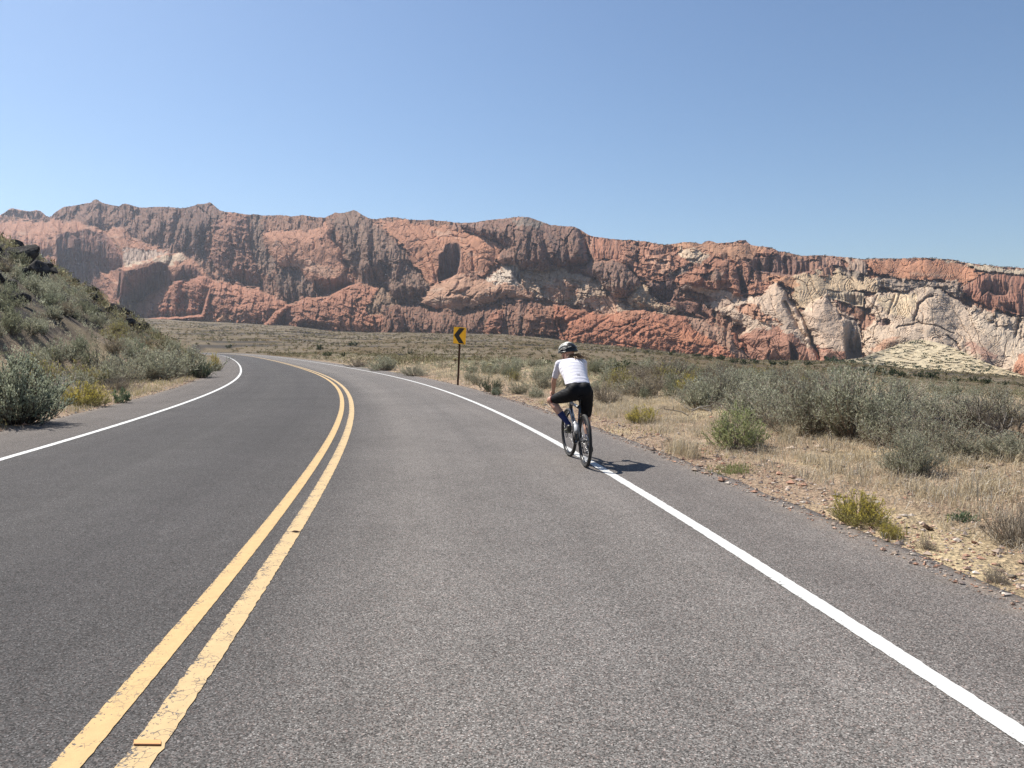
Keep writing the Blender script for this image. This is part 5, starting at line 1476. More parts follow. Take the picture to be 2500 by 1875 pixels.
def stone_b(c):
    def b(t, p):
        q = N(t); P = q.pos()
        q.set(p.inputs['Base Color'], q.mix(q.noise(P, 3, 5, 0.65), tuple(0.6 * x for x in c), c))
        q.bump(q.noise(P, 7, 6, 0.7), 0.8, 0.1, p)
    return b
SM = []
for k, c in enumerate([(0.17, 0.11, 0.075), (0.40, 0.30, 0.22), (0.46, 0.40, 0.33), (0.38, 0.20, 0.13)]):
    me = rock_mesh(340 + k, 2); me.materials.append(mat('verge stone', stone_b(c), rough=0.95, spec=0.15)); SM.append(me)
for k, (x, y, w_, h_, i, lb) in enumerate([
    (2272, 1296, 26, 15, 0, 'dark brown stone alone on the stony bank'), (2420, 1222, 20, 12, 2, 'pale flat stone on the bank near the right edge'),
    (2218, 1292, 12, 8, 2, 'small white stone left of the dark brown stone'), (2382, 1330, 16, 9, 3, 'reddish stone on the bank below the broad leaved plant'),
    (2475, 1412, 22, 12, 2, 'pale stone at the lower right by the small brown weed'), (2400, 1290, 16, 9, 1, 'tan stone right of the broad leaved plant'),
    (2440, 1385, 14, 8, 1, 'tan stone above the small brown weed'), (2330, 1250, 14, 8, 1, 'tan stone above the broad leaved plant'),
    (2490, 1435, 15, 9, 2, 'pale stone nearest the corner where the shoulder leaves the view')]):
    rock_at(x, y, w_, h_, lb, k * 4 + i, 'stones on the right bank', 'stone', 'stone', SM)

# fallen dead branches
def deadwood(px, py, label, n, length, col, seed, spread, name='dead_branch', lift=0.12):
    p = hit(px, py); g = np.random.default_rng(seed)
    o = empty(name, p)
    m_ = mat(name.replace('_', ' '), color=col, rough=0.9)
    for k in range(n):
        mb = MB()
        a = g.uniform(-0.6, 0.6) + (0 if k % 2 else math.pi)
        c = np.array([g.normal(0, spread), g.normal(0, spread * 0.6), abs(g.normal(0, lift))])
        l = length * g.uniform(0.5, 1.0)
        pts = [c + np.array([math.cos(a) * l * t + 0.05 * g.normal(), math.sin(a) * l * t + 0.05 * g.normal(), 0.10 * math.sin(t * 3) + 0.18 * t * g.random()]) for t in np.linspace(0, 1, 6)]
        mb.tube(pts, np.linspace(0.018, 0.005, 6) * g.uniform(0.7, 1.3), 5)
        for q in range(2):
            s = pts[2 + q]; e = s + g.normal(0, 0.14, 3) + (0, 0, 0.1)
            mb.tube([s, (s + e) / 2 + g.normal(0, 0.02, 3), e], [0.009, 0.006, 0.003], 4)
        mb.obj('branch', m_, o)
    tag(o, label, 'branch')
deadwood(2400, 1058, 'heap of blackened dead branches behind the dry grass', 9, 0.6, (0.04, 0.034, 0.03), 3, 0.34, 'branch_heap', 0.06)
deadwood(2035, 1042, 'bleached forked stick lying before the sagebrush', 3, 0.62, (0.50, 0.46, 0.40), 5, 0.10)
deadwood(2450, 1085, 'bleached grey branch lying right of the blackened heap', 2, 0.7, (0.36, 0.33, 0.29), 6, 0.15)
deadwood(1700, 1020, 'thin grey fallen branch left of the leafy green bush', 3, 0.8, (0.28, 0.25, 0.21), 8, 0.15)

# ------------------------------------------------------------------ chevron sign
def sign():
    p = hit(1118, 943)
    o = empty('chevron_sign', (p.x, p.y, gz(p.x, p.y)), (0, R(4.2), R(-46)))
    post = MB()                                                   # rusty U channel post
    for (x0, x1, y0, y1) in ((-0.034, 0.034, 0.012, 0.018), (-0.034, -0.028, -0.016, 0.012), (0.028, 0.034, -0.016, 0.012), (-0.052, -0.034, -0.018, -0.013), (0.034, 0.052, -0.018, -0.013)):
        post.box(((x0 + x1) / 2, (y0 + y1) / 2, 1.12), (x1 - x0, y1 - y0, 2.64))
    def rust(t, b_):
        q = N(t); n1 = q.noise(q.pos(), 14, 5, 0.7)
        q.set(b_.inputs['Base Color'], q.ramp(n1, [(0.3, (0.045, 0.018, 0.010)), (0.6, (0.095, 0.036, 0.017)), (0.8, (0.15, 0.065, 0.03))]))
    post.obj('post', mat('rusty steel', rust, rough=0.85, metal=0.1), o, False)
    W, H, z0, y = 0.80, 0.70, 1.76, -0.030
    bm = bmesh.new()                                              # rounded plate
    pts = []
    r = 0.035
    for cx, cz, a0 in ((W / 2 - r, H / 2 - r, 0), (-W / 2 + r, H / 2 - r, 90), (-W / 2 + r, -H / 2 + r, 180), (W / 2 - r, -H / 2 + r, 270)):
        for k in range(5):
            a = R(a0 + k * 22.5); pts.append((cx + r * math.cos(a), y, z0 + H / 2 + cz + r * math.sin(a)))
    vs = [bm.verts.new(v) for v in pts]
    fc = bm.faces.new(vs)
    ex = bmesh.ops.extrude_face_region(bm, geom=[fc])
    bmesh.ops.translate(bm, verts=[v for v in ex['geom'] if isinstance(v, bmesh.types.BMVert)], vec=(0, 0.004, 0))
    bmesh.ops.recalc_face_normals(bm, faces=bm.faces)
    me = bpy.data.meshes.new('panel'); bm.to_mesh(me); bm.free()
    def yel(t, b_):
        q = N(t); n1 = q.noise(q.pos(), 6, 4, 0.6)
        q.set(b_.inputs['Base Color'], q.ramp(n1, [(0.3, (0.88, 0.43, 0.012)), (0.7, (0.96, 0.50, 0.016))]))
    pn = link('panel', me, o, [mat('yellow sheeting', yel, rough=0.45)])
    ar = MB()                                                     # the chevron, pointing left
    zc = z0 + H / 2; h2 = H / 2 - 0.03; xl, xr, th = -W / 2 + 0.035, W / 2 - 0.085, 0.335
    V = [(xr - th, h2), (xr, h2), (xl + th, 0), (xl, 0), (xr, -h2), (xr - th, -h2)]
    A = [(x, y - 0.0010, zc + z) for x, z in V]; B = [(x, y - 0.0003, zc + z) for x, z in V]
    ar.add(A + B, [(3, 2, 1, 0), (3, 5, 4, 2), (0, 1, 7, 6), (1, 2, 8, 7), (3, 0, 6, 9), (2, 4, 10, 8), (4, 5, 11, 10), (5, 3, 9, 11)])
    ar.obj('chevron', mat('black sign film', color=(0.008, 0.008, 0.008), rough=0.5), pn, False)
    for z in (z0 + 0.10, z0 + H - 0.10):
        MB().lathe((0, 0, 0), [(0, 0.0), (0, 0.013), (0.006, 0.011), (0.006, 0.0)], 'z', 8)
        b = MB().tube([(0, y - 0.008, z), (0, 0.02, z)], 0.009, 8)
        b.obj('bolt', mat('zinc', color=(0.45, 0.45, 0.44), rough=0.4, metal=0.8), o)
    tag(o, 'yellow sign with a black chevron pointing left on a rusty post', 'road sign')
sign()

# raised marker lying across the outer yellow line
def marker():
    a, e = ray(360, 1817)
    Y = EYE / -e
    o = empty('pavement_marker', (a * Y, Y, 0.004), (0, 0, R(-1)))
    b = bmesh.new()
    L_, D_, H_ = 0.108, 0.033, 0.006
    bmesh.ops.create_cube(b, size=1)
    for v in b.verts: v.co = (v.co.x * L_ - v.co.y * 0.016, v.co.y * D_, v.co.z * H_ + H_ / 2 + 0.001)
    bmesh.ops.bevel(b, geom=b.edges[:], offset=0.0012, segments=1, affect='EDGES')
    me = bpy.data.meshes.new('base'); b.to_mesh(me); b.free()
    link('base', me, o, [mat('orange plastic', color=(0.60, 0.30, 0.09), rough=0.5)])
    f = MB().box((0.008, -D_ / 2 - 0.002, 0.0038), (L_ * 0.96, 0.003, 0.0062))
    f.obj('reflector', mat('brown reflector', color=(0.16, 0.06, 0.02), rough=0.3), o, False)
    tag(o, 'flat orange pavement marker across the outer yellow line', 'road marker')
marker()
a_, e_ = ray(722, 1301)
Y_ = EYE / -e_
sc_ = MB().tube([(-0.035, 0, 0.007), (-0.012, 0.003, 0.010), (0.012, -0.002, 0.009), (0.036, 0.004, 0.006)], [0.003, 0.008, 0.007, 0.002], 6)
sc_ = sc_.obj('twig_scrap', mat('dark scrap', color=(0.05, 0.02, 0.015), rough=0.8))
sc_.location = (a_ * Y_, Y_, 0.004)
tag(sc_, 'tiny dark red scrap lying on the outer yellow line', 'litter')

# ------------------------------------------------------------------ the bicycle (x right, y forward, z up; origin under the rear axle)
BIKE_LOC = (0.962, 10.02, 0.0); BIKE_ROT = (0, R(-1.3), R(7.3))
def bicycle():
    o = empty('bicycle', BIKE_LOC, BIKE_ROT)
    tag(o, 'black drop bar gravel bicycle ridden along the white edge line', 'bicycle')
    black = mat('black paint', color=(0.012, 0.013, 0.016), rough=0.32)
    def fr(t, b_):
        q = N(t); n1 = q.noise(q.pos(), 3, 2)
        q.set(b_.inputs['Base Color'], q.ramp(n1, [(0.35, (0.018, 0.024, 0.034)), (0.7, (0.030, 0.038, 0.052))]))
        b_.inputs['Coat Weight'].default_value = 0.6
    paint = mat('dark slate paint', fr, rough=0.28)
    rub = mat('tyre rubber', color=(0.022, 0.021, 0.020), rough=0.75)
    gum = mat('black tape', color=(0.015, 0.015, 0.015), rough=0.7)
    alu = mat('grey alloy', color=(0.34, 0.34, 0.35), rough=0.32, metal=0.9)
    steel = mat('steel spokes', color=(0.55, 0.55, 0.56), rough=0.3, metal=0.9)
    dsteel = mat('dark steel', color=(0.10, 0.10, 0.105), rough=0.4, metal=0.8)
    RW, RT = 0.349, 0.022
    wz = RW
    def wheel(y, steer, rear):
        h = empty('wheel', (0, y, wz), (0, 0, steer)); h.parent = o
        h.rotation_euler = (0, 0, steer)
        tyre = MB().torus((0, 0, 0), RW - RT, RT, 'x', 72, 12)
        ty = tyre.obj('tyre', rub, h)
        for k in range(0):
            pass
        rim = MB().lathe((0, 0, 0), [(-0.012, RW - 0.040), (0.012, RW - 0.040), (0.0135, RW - 0.052), (0.010, RW - 0.066), (-0.010, RW - 0.066), (-0.0135, RW - 0.052), (-0.012, RW - 0.040)], 'x', 72)
        rim.obj('rim', black, h)
        for k in range(24):
            a = k * 2 * math.pi / 24; s = 1 if k % 2 else -1; b = a + (0.5 if (k // 2) % 2 else -0.5)
            MB().tube([(s * 0.027, 0.022 * math.cos(b), 0.022 * math.sin(b)), (0, (RW - 0.062) * math.cos(a), (RW - 0.062) * math.sin(a))], 0.0011, 4, False).obj('spoke', steel, h)
        MB().lathe((0, 0, 0), [(-0.052, 0.0), (-0.052, 0.008), (-0.032, 0.010), (-0.03, 0.026), (-0.024, 0.026), (-0.02, 0.014), (0.02, 0.014), (0.024, 0.026), (0.03, 0.026), (0.032, 0.010), (0.052, 0.008), (0.052, 0.0)], 'x', 20).obj('hub', dsteel, h)
        rot = MB().lathe((-0.038, 0, 0), [(-0.001, 0.045), (-0.001, 0.080), (0.001, 0.080), (0.001, 0.045), (-0.001, 0.045)], 'x', 36)
        for k in range(5):
            a = k * 1.2566
            rot.tube([(-0.038, 0.018 * math.cos(a), 0.018 * math.sin(a)), (-0.038, 0.048 * math.cos(a + 0.35), 0.048 * math.sin(a + 0.35))], 0.004, 4)
        rot.obj('disc_rotor', alu, h)
        if rear:
            cs = MB()
            for k in range(9):
                r0 = 0.024 + 0.0058 * (8 - k); x = 0.024 + k * 0.0036
                cs.lathe((x, 0, 0), [(-0.0008, 0.012), (-0.0008, r0), (0.0008, r0), (0.0008, 0.012)], 'x', 26)
            cs.obj('cassette', alu, h)
        return h
    wheel(0, 0, True); wheel(1.04, R(5), False)
    BB = np.array([0, 0.43, 0.275]); SC = np.array([0, 0.285, 0.765]); HT = np.array([0, 0.835, 0.83]); HB = np.array([0, 0.88, 0.69]); FA = np.array([0, 1.04, wz])
    f = MB()
    f.tube([BB, BB * 0.4 + SC * 0.6, SC + (0, -0.006, 0.02)], [0.019, 0.0165, 0.0165], 14)
    f.tube([HT + (0, 0.012, -0.045), (HT + SC) / 2 + (0, 0, -0.025), SC + (0, 0.0, -0.012)], [0.024, 0.020, 0.016], 14)
    f.tube([HB + (0, -0.005, 0.02), (HB + BB) / 2, BB], [0.027, 0.026, 0.024], 14)
    f.tube([HT, HB], [0.025, 0.029], 16)
    f.lathe(BB, [(-0.038, 0.0), (-0.038, 0.024), (0.038, 0.024), (0.038, 0.0)], 'x', 20)
    for s in (-1, 1):
        f.tube([BB + (s * 0.026, -0.02, 0), (s * 0.036, 0.30, 0.285), (s * 0.060, 0.10, 0.33), (s * 0.066, 0, wz)], [0.013, 0.011, 0.009, 0.009], 8)
        f.tube([SC + (s * 0.012, 0.0, -0.10), (s * 0.042, 0.19, 0.59), (s * 0.060, 0.06, 0.41), (s * 0.066, 0, wz)], [0.009, 0.0085, 0.008, 0.010], 8)
    f.obj('frame', paint, o)
    fk = MB()
    fk.tube([HB + (0, 0.002, -0.002), HB + (0, 0.012, -0.045)], [0.027, 0.030], 14)
    for s in (-1, 1):
        fk.tube([HB + (s * 0.012, 0.014, -0.03), HB + (s * 0.046, 0.028, -0.085), FA + (s * 0.052, -0.03, 0.12), FA + (s * 0.058, 0, 0)], [0.017, 0.015, 0.011, 0.009], 10)
    fk.obj('fork', paint, o)
    sp = MB().tube([SC + (0, 0.003, -0.02), (0, 0.238, 0.915)], 0.0137, 12)
    sp.lathe((0, 0.279, 0.783), [(-0.010, 0.014), (-0.010, 0.021), (0.010, 0.021), (0.010, 0.014)], 'z', 16)
    sp.obj('seatpost', black, o)
    sd = MB()
    ring = []
    for y, w_, z in ((0.160, 0.050, 0.944), (0.175, 0.062, 0.946), (0.21, 0.060, 0.942), (0.255, 0.042, 0.938), (0.32, 0.024, 0.937), (0.39, 0.019, 0.938), (0.415, 0.010, 0.932)):
        ring.append([(w_ * math.cos(a), y, z + (0.012 if math.sin(a) > 0 else 0.026) * math.sin(a)) for a in np.linspace(0, 2 * np.pi, 14)[:-1]])
    V = np.array(ring).reshape(-1, 3); m = 13
    sd.add(V, [(i * m + j, i * m + (j + 1) % m, (i + 1) * m + (j + 1) % m, (i + 1) * m + j) for i in range(6) for j in range(m)])
    for s in (-1, 1): sd.tube([(s * 0.03, 0.16, 0.935), (s * 0.022, 0.20, 0.918), (s * 0.022, 0.28, 0.918), (s * 0.012, 0.34, 0.935)], 0.0035, 6)
    sd.obj('saddle', gum, o)
    # cockpit
    st = MB().tube([HT + (0, -0.002, 0.0), HT + (0, -0.012, 0.045)], [0.018, 0.017], 12)
    st.tube([HT + (0, -0.008, 0.028), (0, 0.925, 0.888)], [0.018, 0.016], 12)
    st.obj('stem', black, o)
    hb = MB()
    hb.tube([(-0.09, 0.925, 0.888), (0.09, 0.925, 0.888)], 0.0155, 12)
    for s in (-1, 1):
        hb.tube([(s * 0.09, 0.925, 0.888), (s * 0.19, 0.928, 0.890), (s * 0.217, 0.945, 0.890), (s * 0.224, 0.99, 0.884), (s * 0.228, 1.018, 0.860), (s * 0.233, 1.018, 0.81), (s * 0.240, 0.985, 0.778), (s * 0.248, 0.93, 0.768), (s * 0.252, 0.895, 0.766)], 0.0155, 10)
    hb.obj('handlebar', gum, o)
    for s in (-1, 1):
        hd = MB().tube([(s * 0.224, 0.985, 0.886), (s * 0.226, 1.03, 0.897), (s * 0.226, 1.062, 0.915), (s * 0.225, 1.075, 0.945)], [0.0165, 0.0175, 0.017, 0.010], 10)
        h_ = hd.obj('brake_hood', gum, o)
        MB().tube([(s * 0.226, 1.066, 0.915), (s * 0.228, 1.085, 0.88), (s * 0.232, 1.075, 0.83), (s * 0.236, 1.055, 0.80)], [0.007, 0.008, 0.007, 0.006], 6).obj('brake_lever', black, h_)
    cb = MB()
    for s in (-1, 1):
        cb.tube([(s * 0.20, 0.945, 0.885), (s * 0.13, 1.00, 0.855), (s * 0.03, 0.98, 0.80), (s * 0.022, 0.90, 0.74), (0.02 * s, 0.80, 0.64)], 0.0026, 6)
    cb.obj('brake_cable', black, o)
    # drivetrain; left pedal up and forward
    ca = R(68); cr = 0.1725
    pl = BB + np.array([0, math.cos(ca) * cr * 0.55, 0.143]); pr = BB - np.array([0, math.cos(ca) * cr * 0.55, 0.143])
    pl[0], pr[0] = -0.066, 0.066
    ck = MB()
    ck.lathe(BB, [(-0.062, 0.0), (-0.062, 0.016), (0.062, 0.016), (0.062, 0.0)], 'x', 14)
    for P, s in ((pl, -1), (pr, 1)):
        ck.tube([BB + (s * 0.058, 0, 0), P + (0, 0, 0)], [0.016, 0.012], 8, flat=0.6)
    cko = ck.obj('crankset', black, o)
    cr_ = MB().lathe(BB + (0.046, 0, 0), [(-0.0015, 0.062), (-0.0015, 0.088), (0.0015, 0.088), (0.0015, 0.062), (-0.0015, 0.062)], 'x', 44)
    for k in range(4):
        a = k * 1.571 + 0.4
        cr_.tube([BB + (0.046, 0.015 * math.cos(a), 0.015 * math.sin(a)), BB + (0.046, 0.066 * math.cos(a), 0.066 * math.sin(a))], 0.008, 5)
    cr_.obj('chainring', dsteel, cko)
    for P, s in ((pl, -1), (pr, 1)):
        pd = MB().tube([P, P + (s * 0.055, 0, 0)], 0.008, 8)
        pd.box(P + (s * 0.066, 0, 0), (0.070, 0.085, 0.018))
        pd.obj('pedal', dsteel, cko)
    dr = MB()
    dr.tube([(0.042, 0, wz + 0.028), (0.046, BB[1], BB[2] + 0.087)], 0.0045, 6)
    dr.tube([(0.042, -0.01, wz - 0.115), (0.046, BB[1], BB[2] - 0.087)], 0.0045, 6)
    dr.obj('chain', dsteel, o)
    rd = MB().tube([(0.066, 0, wz - 0.015), (0.068, -0.02, wz - 0.05), (0.050, 0.005, wz - 0.085), (0.048, -0.012, wz - 0.14)], [0.012, 0.016, 0.012, 0.010], 8)
    for z, y in ((wz - 0.088, 0.004), (wz - 0.135, -0.008)):
        rd.lathe((0.044, y, z), [(-0.003, 0.0), (-0.003, 0.020), (0.003, 0.020), (0.003, 0.0)], 'x', 14)
    rd.obj('derailleur', black, o)
    cp = MB().box((-0.048, 0.045, wz + 0.075), (0.026, 0.045, 0.07))
    cp.obj('brake_caliper', black, o, False)
    cage = MB()
    d_ = (HB - BB) / np.linalg.norm(HB - BB); up = np.array([0, -d_[2], d_[1]])
    c0 = BB + d_ * 0.20 + up * 0.068
    for s in (-1, 1):
        cage.tube([c0 - d_ * 0.07 - up * 0.03, c0 - d_ * 0.07 + (s * 0.03, 0, 0), c0 + d_ * 0.0 + (s * 0.039, 0, 0) + up * 0.012, c0 + d_ * 0.06 + (s * 0.034, 0, 0) + up * 0.022, c0 + d_ * 0.075 + up * 0.038], 0.003, 6)
    cage.obj('bottle_cage', black, o)
    return o, c0, d_, pl, pr
BIKE, BOT_C, BOT_D, PL, PR = bicycle()
BM = Matrix.Translation(BIKE_LOC) @ Matrix.Rotation(BIKE_ROT[2], 4, 'Z') @ Matrix.Rotation(BIKE_ROT[1], 4, 'Y')

def bottle():
    z = Vector(BOT_D)
    M = BM @ Matrix.Translation(BOT_C - BOT_D * 0.075) @ z.to_track_quat('Z', 'Y').to_matrix().to_4x4()
    o = empty('water_bottle'); o.matrix_world = M
    MB().lathe((0, 0, 0), [(0, 0), (0, 0.032), (0.006, 0.0365), (0.10, 0.0365), (0.112, 0.033), (0.122, 0.0345), (0.14, 0.0355), (0.152, 0.030)], 'z', 24).obj('body', mat('clear plastic', color=(0.62, 0.64, 0.68), rough=0.25), o)
    MB().lathe((0, 0, 0), [(0.150, 0.031), (0.166, 0.031), (0.172, 0.018), (0.185, 0.012), (0.198, 0.012), (0.200, 0)], 'z', 20).obj('cap', mat('pale cap', color=(0.70, 0.71, 0.74), rough=0.4), o)
    tag(o, 'translucent white water bottle in the cage of the bicycle', 'bottle')
bottle()

# ------------------------------------------------------------------ the rider, in the bicycle's own axes
def capsules(segs, name, voxel, smooth=2, parent=None, m=None, extra=None):
    """one continuous skin round tapered limbs: each seg is a chain of (point, radius)"""
    bm = bmesh.new()
    def ball(p, r, sx=(1, 1, 1)):
        rr = bmesh.ops.create_uvsphere(bm, u_segments=16, v_segments=10, radius=1)
        for v in rr['verts']:
            v.co = Vector((v.co.x * r * sx[0] + p[0], v.co.y * r * sx[1] + p[1], v.co.z * r * sx[2] + p[2]))
    def cone(a, ra, b, rb):
        a, b = Vector(a), Vector(b); d = b - a
        if d.length < 1e-5: return
        q = d.to_track_quat('Z', 'Y').to_matrix().to_4x4()
        rr = bmesh.ops.create_cone(bm, cap_ends=True, segments=18, radius1=ra, radius2=rb, depth=d.length)
        for v in rr['verts']: v.co = (q @ v.co) + (a + b) / 2
    for ch in segs:
        if ch[0] == 'e':                     # ellipsoid: centre, radii, rotation
            rr = bmesh.ops.create_uvsphere(bm, u_segments=24, v_segments=16, radius=1)
            M = Matrix.Translation(ch[1]) @ (ch[3] if len(ch) > 3 else Matrix.Identity(4))
            for v in rr['verts']: v.co = M @ Vector((v.co.x * ch[2][0], v.co.y * ch[2][1], v.co.z * ch[2][2]))
            continue
        for i in range(len(ch)):
            ball(ch[i][0], ch[i][1])
            if i: cone(ch[i - 1][0], ch[i - 1][1], ch[i][0], ch[i][1])
    me = bpy.data.meshes.new('tmp'); bm.to_mesh(me); bm.free()
    t = bpy.data.objects.new('tmp', me); COL.objects.link(t)
    r = t.modifiers.new('r', 'REMESH'); r.mode = 'VOXEL'; r.voxel_size = voxel
    s = t.modifiers.new('s', 'SMOOTH'); s.factor = 0.5; s.iterations = smooth
    dg = bpy.context.evaluated_depsgraph_get()
    out = bpy.data.meshes.new_from_object(t.evaluated_get(dg))
    bpy.data.objects.remove(t)
    out.name = name
    for p in out.polygons: p.use_smooth = True
    return out

def rot(ax, deg): return Matrix.Rotation(R(deg), 4, ax)

def rider():
    o = empty('person', BIKE_LOC, BIKE_ROT)
    tag(o, 'cyclist seen from behind in white jersey, black shorts and white helmet', 'person')
    def skin_b(t, b):
        q = N(t)
        n1 = q.noise(q.pos(), 18, 4)
        q.set(b.inputs['Base Color'], q.ramp(n1, [(0.3, (0.52, 0.29, 0.205)), (0.7, (0.60, 0.36, 0.26))]))
        b.inputs['Subsurface Weight'].default_value = 0.08
        b.inputs['Subsurface Radius'].default_value = (0.02, 0.008, 0.004)
    skin = mat('skin', skin_b, rough=0.5)
    # joints
    hipL, hipR = np.array([-0.085, 0.285, 0.955]), np.array([0.085, 0.285, 0.955])
    kneeL, kneeR = np.array([-0.325, 0.655, 0.845]), np.array([0.135, 0.485, 0.545])
    ankL, ankR = np.array([-0.135, PL[1] - 0.085, PL[2] + 0.115]), np.array([0.135, PR[1] - 0.085, PR[2] + 0.115])
    shL, shR = np.array([-0.175, 0.765, 1.337]), np.array([0.165, 0.785, 1.345])
    elL, elR = np.array([-0.238, 0.870, 1.110]), np.array([0.215, 0.895, 1.115])
    wrL, wrR = np.array([-0.228, 0.985, 0.955]), np.array([0.226, 0.985, 0.950])
    neck = np.array([-0.012, 0.805, 1.372]); head = np.array([-0.022, 0.895, 1.488])
    hq = Matrix.Translation(head) @ rot('Z', 42) @ rot('X', -6)           # head turned to the left
    def H(x, y, z): return tuple(hq @ Vector((x, y, z)))
    def lerp(a, b, t): return a + (b - a) * t
    def limb_leg(hip, knee, ank, toe_y, s):
        cal = lerp(knee, ank, 0.30) + np.array([0, -0.020, 0.0])
        return [(hip, 0.098), (lerp(hip, knee, 0.35), 0.088), (lerp(hip, knee, 0.75), 0.066), (knee, 0.056), (lerp(knee, ank, 0.12), 0.052), (cal, 0.055), (lerp(knee, ank, 0.62), 0.043), (lerp(knee, ank, 0.9), 0.032), (ank, 0.031)]
    segs = [limb_leg(hipL, kneeL, ankL, 0, -1), limb_leg(hipR, kneeR, ankR, 0, 1)]
    for ank in (ankL, ankR):                                              # feet
        segs.append([(ank + (0, -0.045, -0.055), 0.030), (ank + (0, 0.05, -0.055), 0.034), (ank + (0, 0.13, -0.075), 0.030), (ank + (0, 0.165, -0.08), 0.022)])
        segs.append([(ank, 0.031), (ank + (0, 0.05, -0.045), 0.034)])
    torso = [((0, 0.295, 0.975), (0.160, 0.125, 0.110)), ((0.0, 0.340, 1.030), (0.152, 0.115, 0.110)), ((-0.002, 0.385, 1.080), (0.146, 0.110, 0.110)), ((-0.004, 0.430, 1.125), (0.144, 0.108, 0.110)), ((-0.006, 0.480, 1.170), (0.145, 0.108, 0.112)), ((-0.008, 0.530, 1.212), (0.149, 0.110, 0.112)),
             ((-0.010, 0.580, 1.252), (0.155, 0.113, 0.112)), ((-0.011, 0.630, 1.290), (0.161, 0.114, 0.108)), ((-0.011, 0.675, 1.322), (0.160, 0.108, 0.098)), ((-0.010, 0.712, 1.348), (0.152, 0.098, 0.086))]
    torso = [((c[0], c[1] + 0.030 * max(0, (c[2] - 1.05) / 0.3), c[2] - 0.028 * max(0, (c[2] - 1.05) / 0.3)), r) for c, r in torso]
    torso = [(c, (r[0] * 1.07, r[1], r[2])) for c, r in torso]
    for c, r in torso: segs.append(('e', c, r, rot('X', -38)))
    segs.append([(shL, 0.056), ((-0.01, 0.765, 1.347), 0.07), (shR, 0.056)])
    segs.append([((-0.012, 0.76, 1.342), 0.062), (neck, 0.052), (lerp(neck, head, 0.6), 0.050)])
    for sh, el, wr in ((shL, elL, wrL), (shR, elR, wrR)):
        segs.append([(sh, 0.054), (lerp(sh, el, 0.35), 0.046), (lerp(sh, el, 0.8), 0.038), (el, 0.036), (lerp(el, wr, 0.25), 0.038), (lerp(el, wr, 0.7), 0.029), (wr, 0.024)])
    # head with face
    segs.append(('e', H(0, 0, 0.012), (0.074, 0.092, 0.098), hq.to_3x3().to_4x4()))
    segs.append(('e', H(0, 0.042, -0.055), (0.056, 0.052, 0.062), hq.to_3x3().to_4x4()))
    segs.append([(H(0, 0.086, 0.002), 0.010), (H(0, 0.107, -0.028), 0.013)])          # nose
    segs.append([(H(-0.018, 0.088, -0.062), 0.009), (H(0, 0.094, -0.061), 0.010), (H(0.018, 0.088, -0.062), 0.009)])   # lips
    segs.append(('e', H(0, 0.080, -0.098), (0.022, 0.018, 0.016)))                    # chin
    for s in (-1, 1):
        segs.append(('e', H(s * 0.078, -0.008, -0.018), (0.010, 0.020, 0.032), hq.to_3x3().to_4x4()))
        segs.append([(H(s * 0.018, 0.088, 0.022), 0.011), (H(s * 0.048, 0.074, 0.020), 0.010)])                        # brow
    # hands closed round the hoods: palm, four bent fingers, thumb
    for s, wr in ((-1, wrL), (1, wrR)):
        hx = s * 0.226
        segs.append([(wr, 0.025), ((hx + s * 0.004, 1.018, 0.932), 0.029), ((hx, 1.045, 0.936), 0.028)])
        segs.append([((hx - s * 0.018, 1.02, 0.93), 0.018), ((hx + s * 0.018, 1.02, 0.93), 0.018), ((hx + s * 0.016, 1.056, 0.932), 0.016), ((hx - s * 0.016, 1.056, 0.932), 0.016)])
        for k, (dz, l) in enumerate(((0.006, 0.9), (-0.004, 1.0), (-0.018, 0.95), (-0.033, 0.78))):
            y0 = 1.062 - 0.012 * k; z0 = 0.930 + dz
            segs.append([((hx + s * 0.022, y0 - 0.012, z0), 0.0115), ((hx + s * 0.036, y0 + 0.006, z0 - 0.006), 0.0095), ((hx + s * 0.020, y0 + 0.028 * l, z0 - 0.012), 0.0085), ((hx - s * 0.004, y0 + 0.030 * l, z0 - 0.016), 0.0075)])
        segs.append([((hx - s * 0.020, 1.012, 0.932), 0.014), ((hx - s * 0.032, 1.040, 0.928), 0.0115), ((hx - s * 0.026, 1.066, 0.916), 0.0095)])
    body = capsules(segs, 'body', 0.0075, 3)
    link('body', body, o, [skin])
    # eyes
    for s in (-1, 1):
        me = MB(); c = H(s * 0.031, 0.079, 0.004)
        a = np.linspace(0, np.pi, 7)
        me.lathe(c, [(0.012 * math.cos(t), 0.012 * math.sin(t)) for t in a], 'z', 12)
        me.obj('eye', mat('eye', color=(0.65, 0.63, 0.60), rough=0.2), o)
    # jersey, cut at the hem and above the elbows
    js = [('e', np.array(c), np.array(r) * 1.03 + 0.011, rot('X', -38)) for c, r in torso[1:]]
    js.append([(shL, 0.063), ((-0.01, 0.765, 1.347), 0.076), (shR, 0.063)])
    js.append([((-0.012, 0.76, 1.342), 0.066), (lerp(neck, np.array((-0.012, 0.76, 1.342)), 0.25), 0.056)])
    for sh, el in ((shL, elL), (shR, elR)):
        js.append([(sh, 0.062), (lerp(sh, el, 0.35), 0.054), (lerp(sh, el, 0.78), 0.046)])
    jm = capsules(js, 'jersey', 0.007, 30)
    # cut: everything below the hem plane goes to the shorts
    bm = bmesh.new(); bm.from_mesh(jm)
    bmesh.ops.bisect_plane(bm, geom=bm.verts[:] + bm.edges[:] + bm.faces[:], plane_co=(0, 0.33, 1.085), plane_no=(0, 0.20, 1), clear_inner=True)
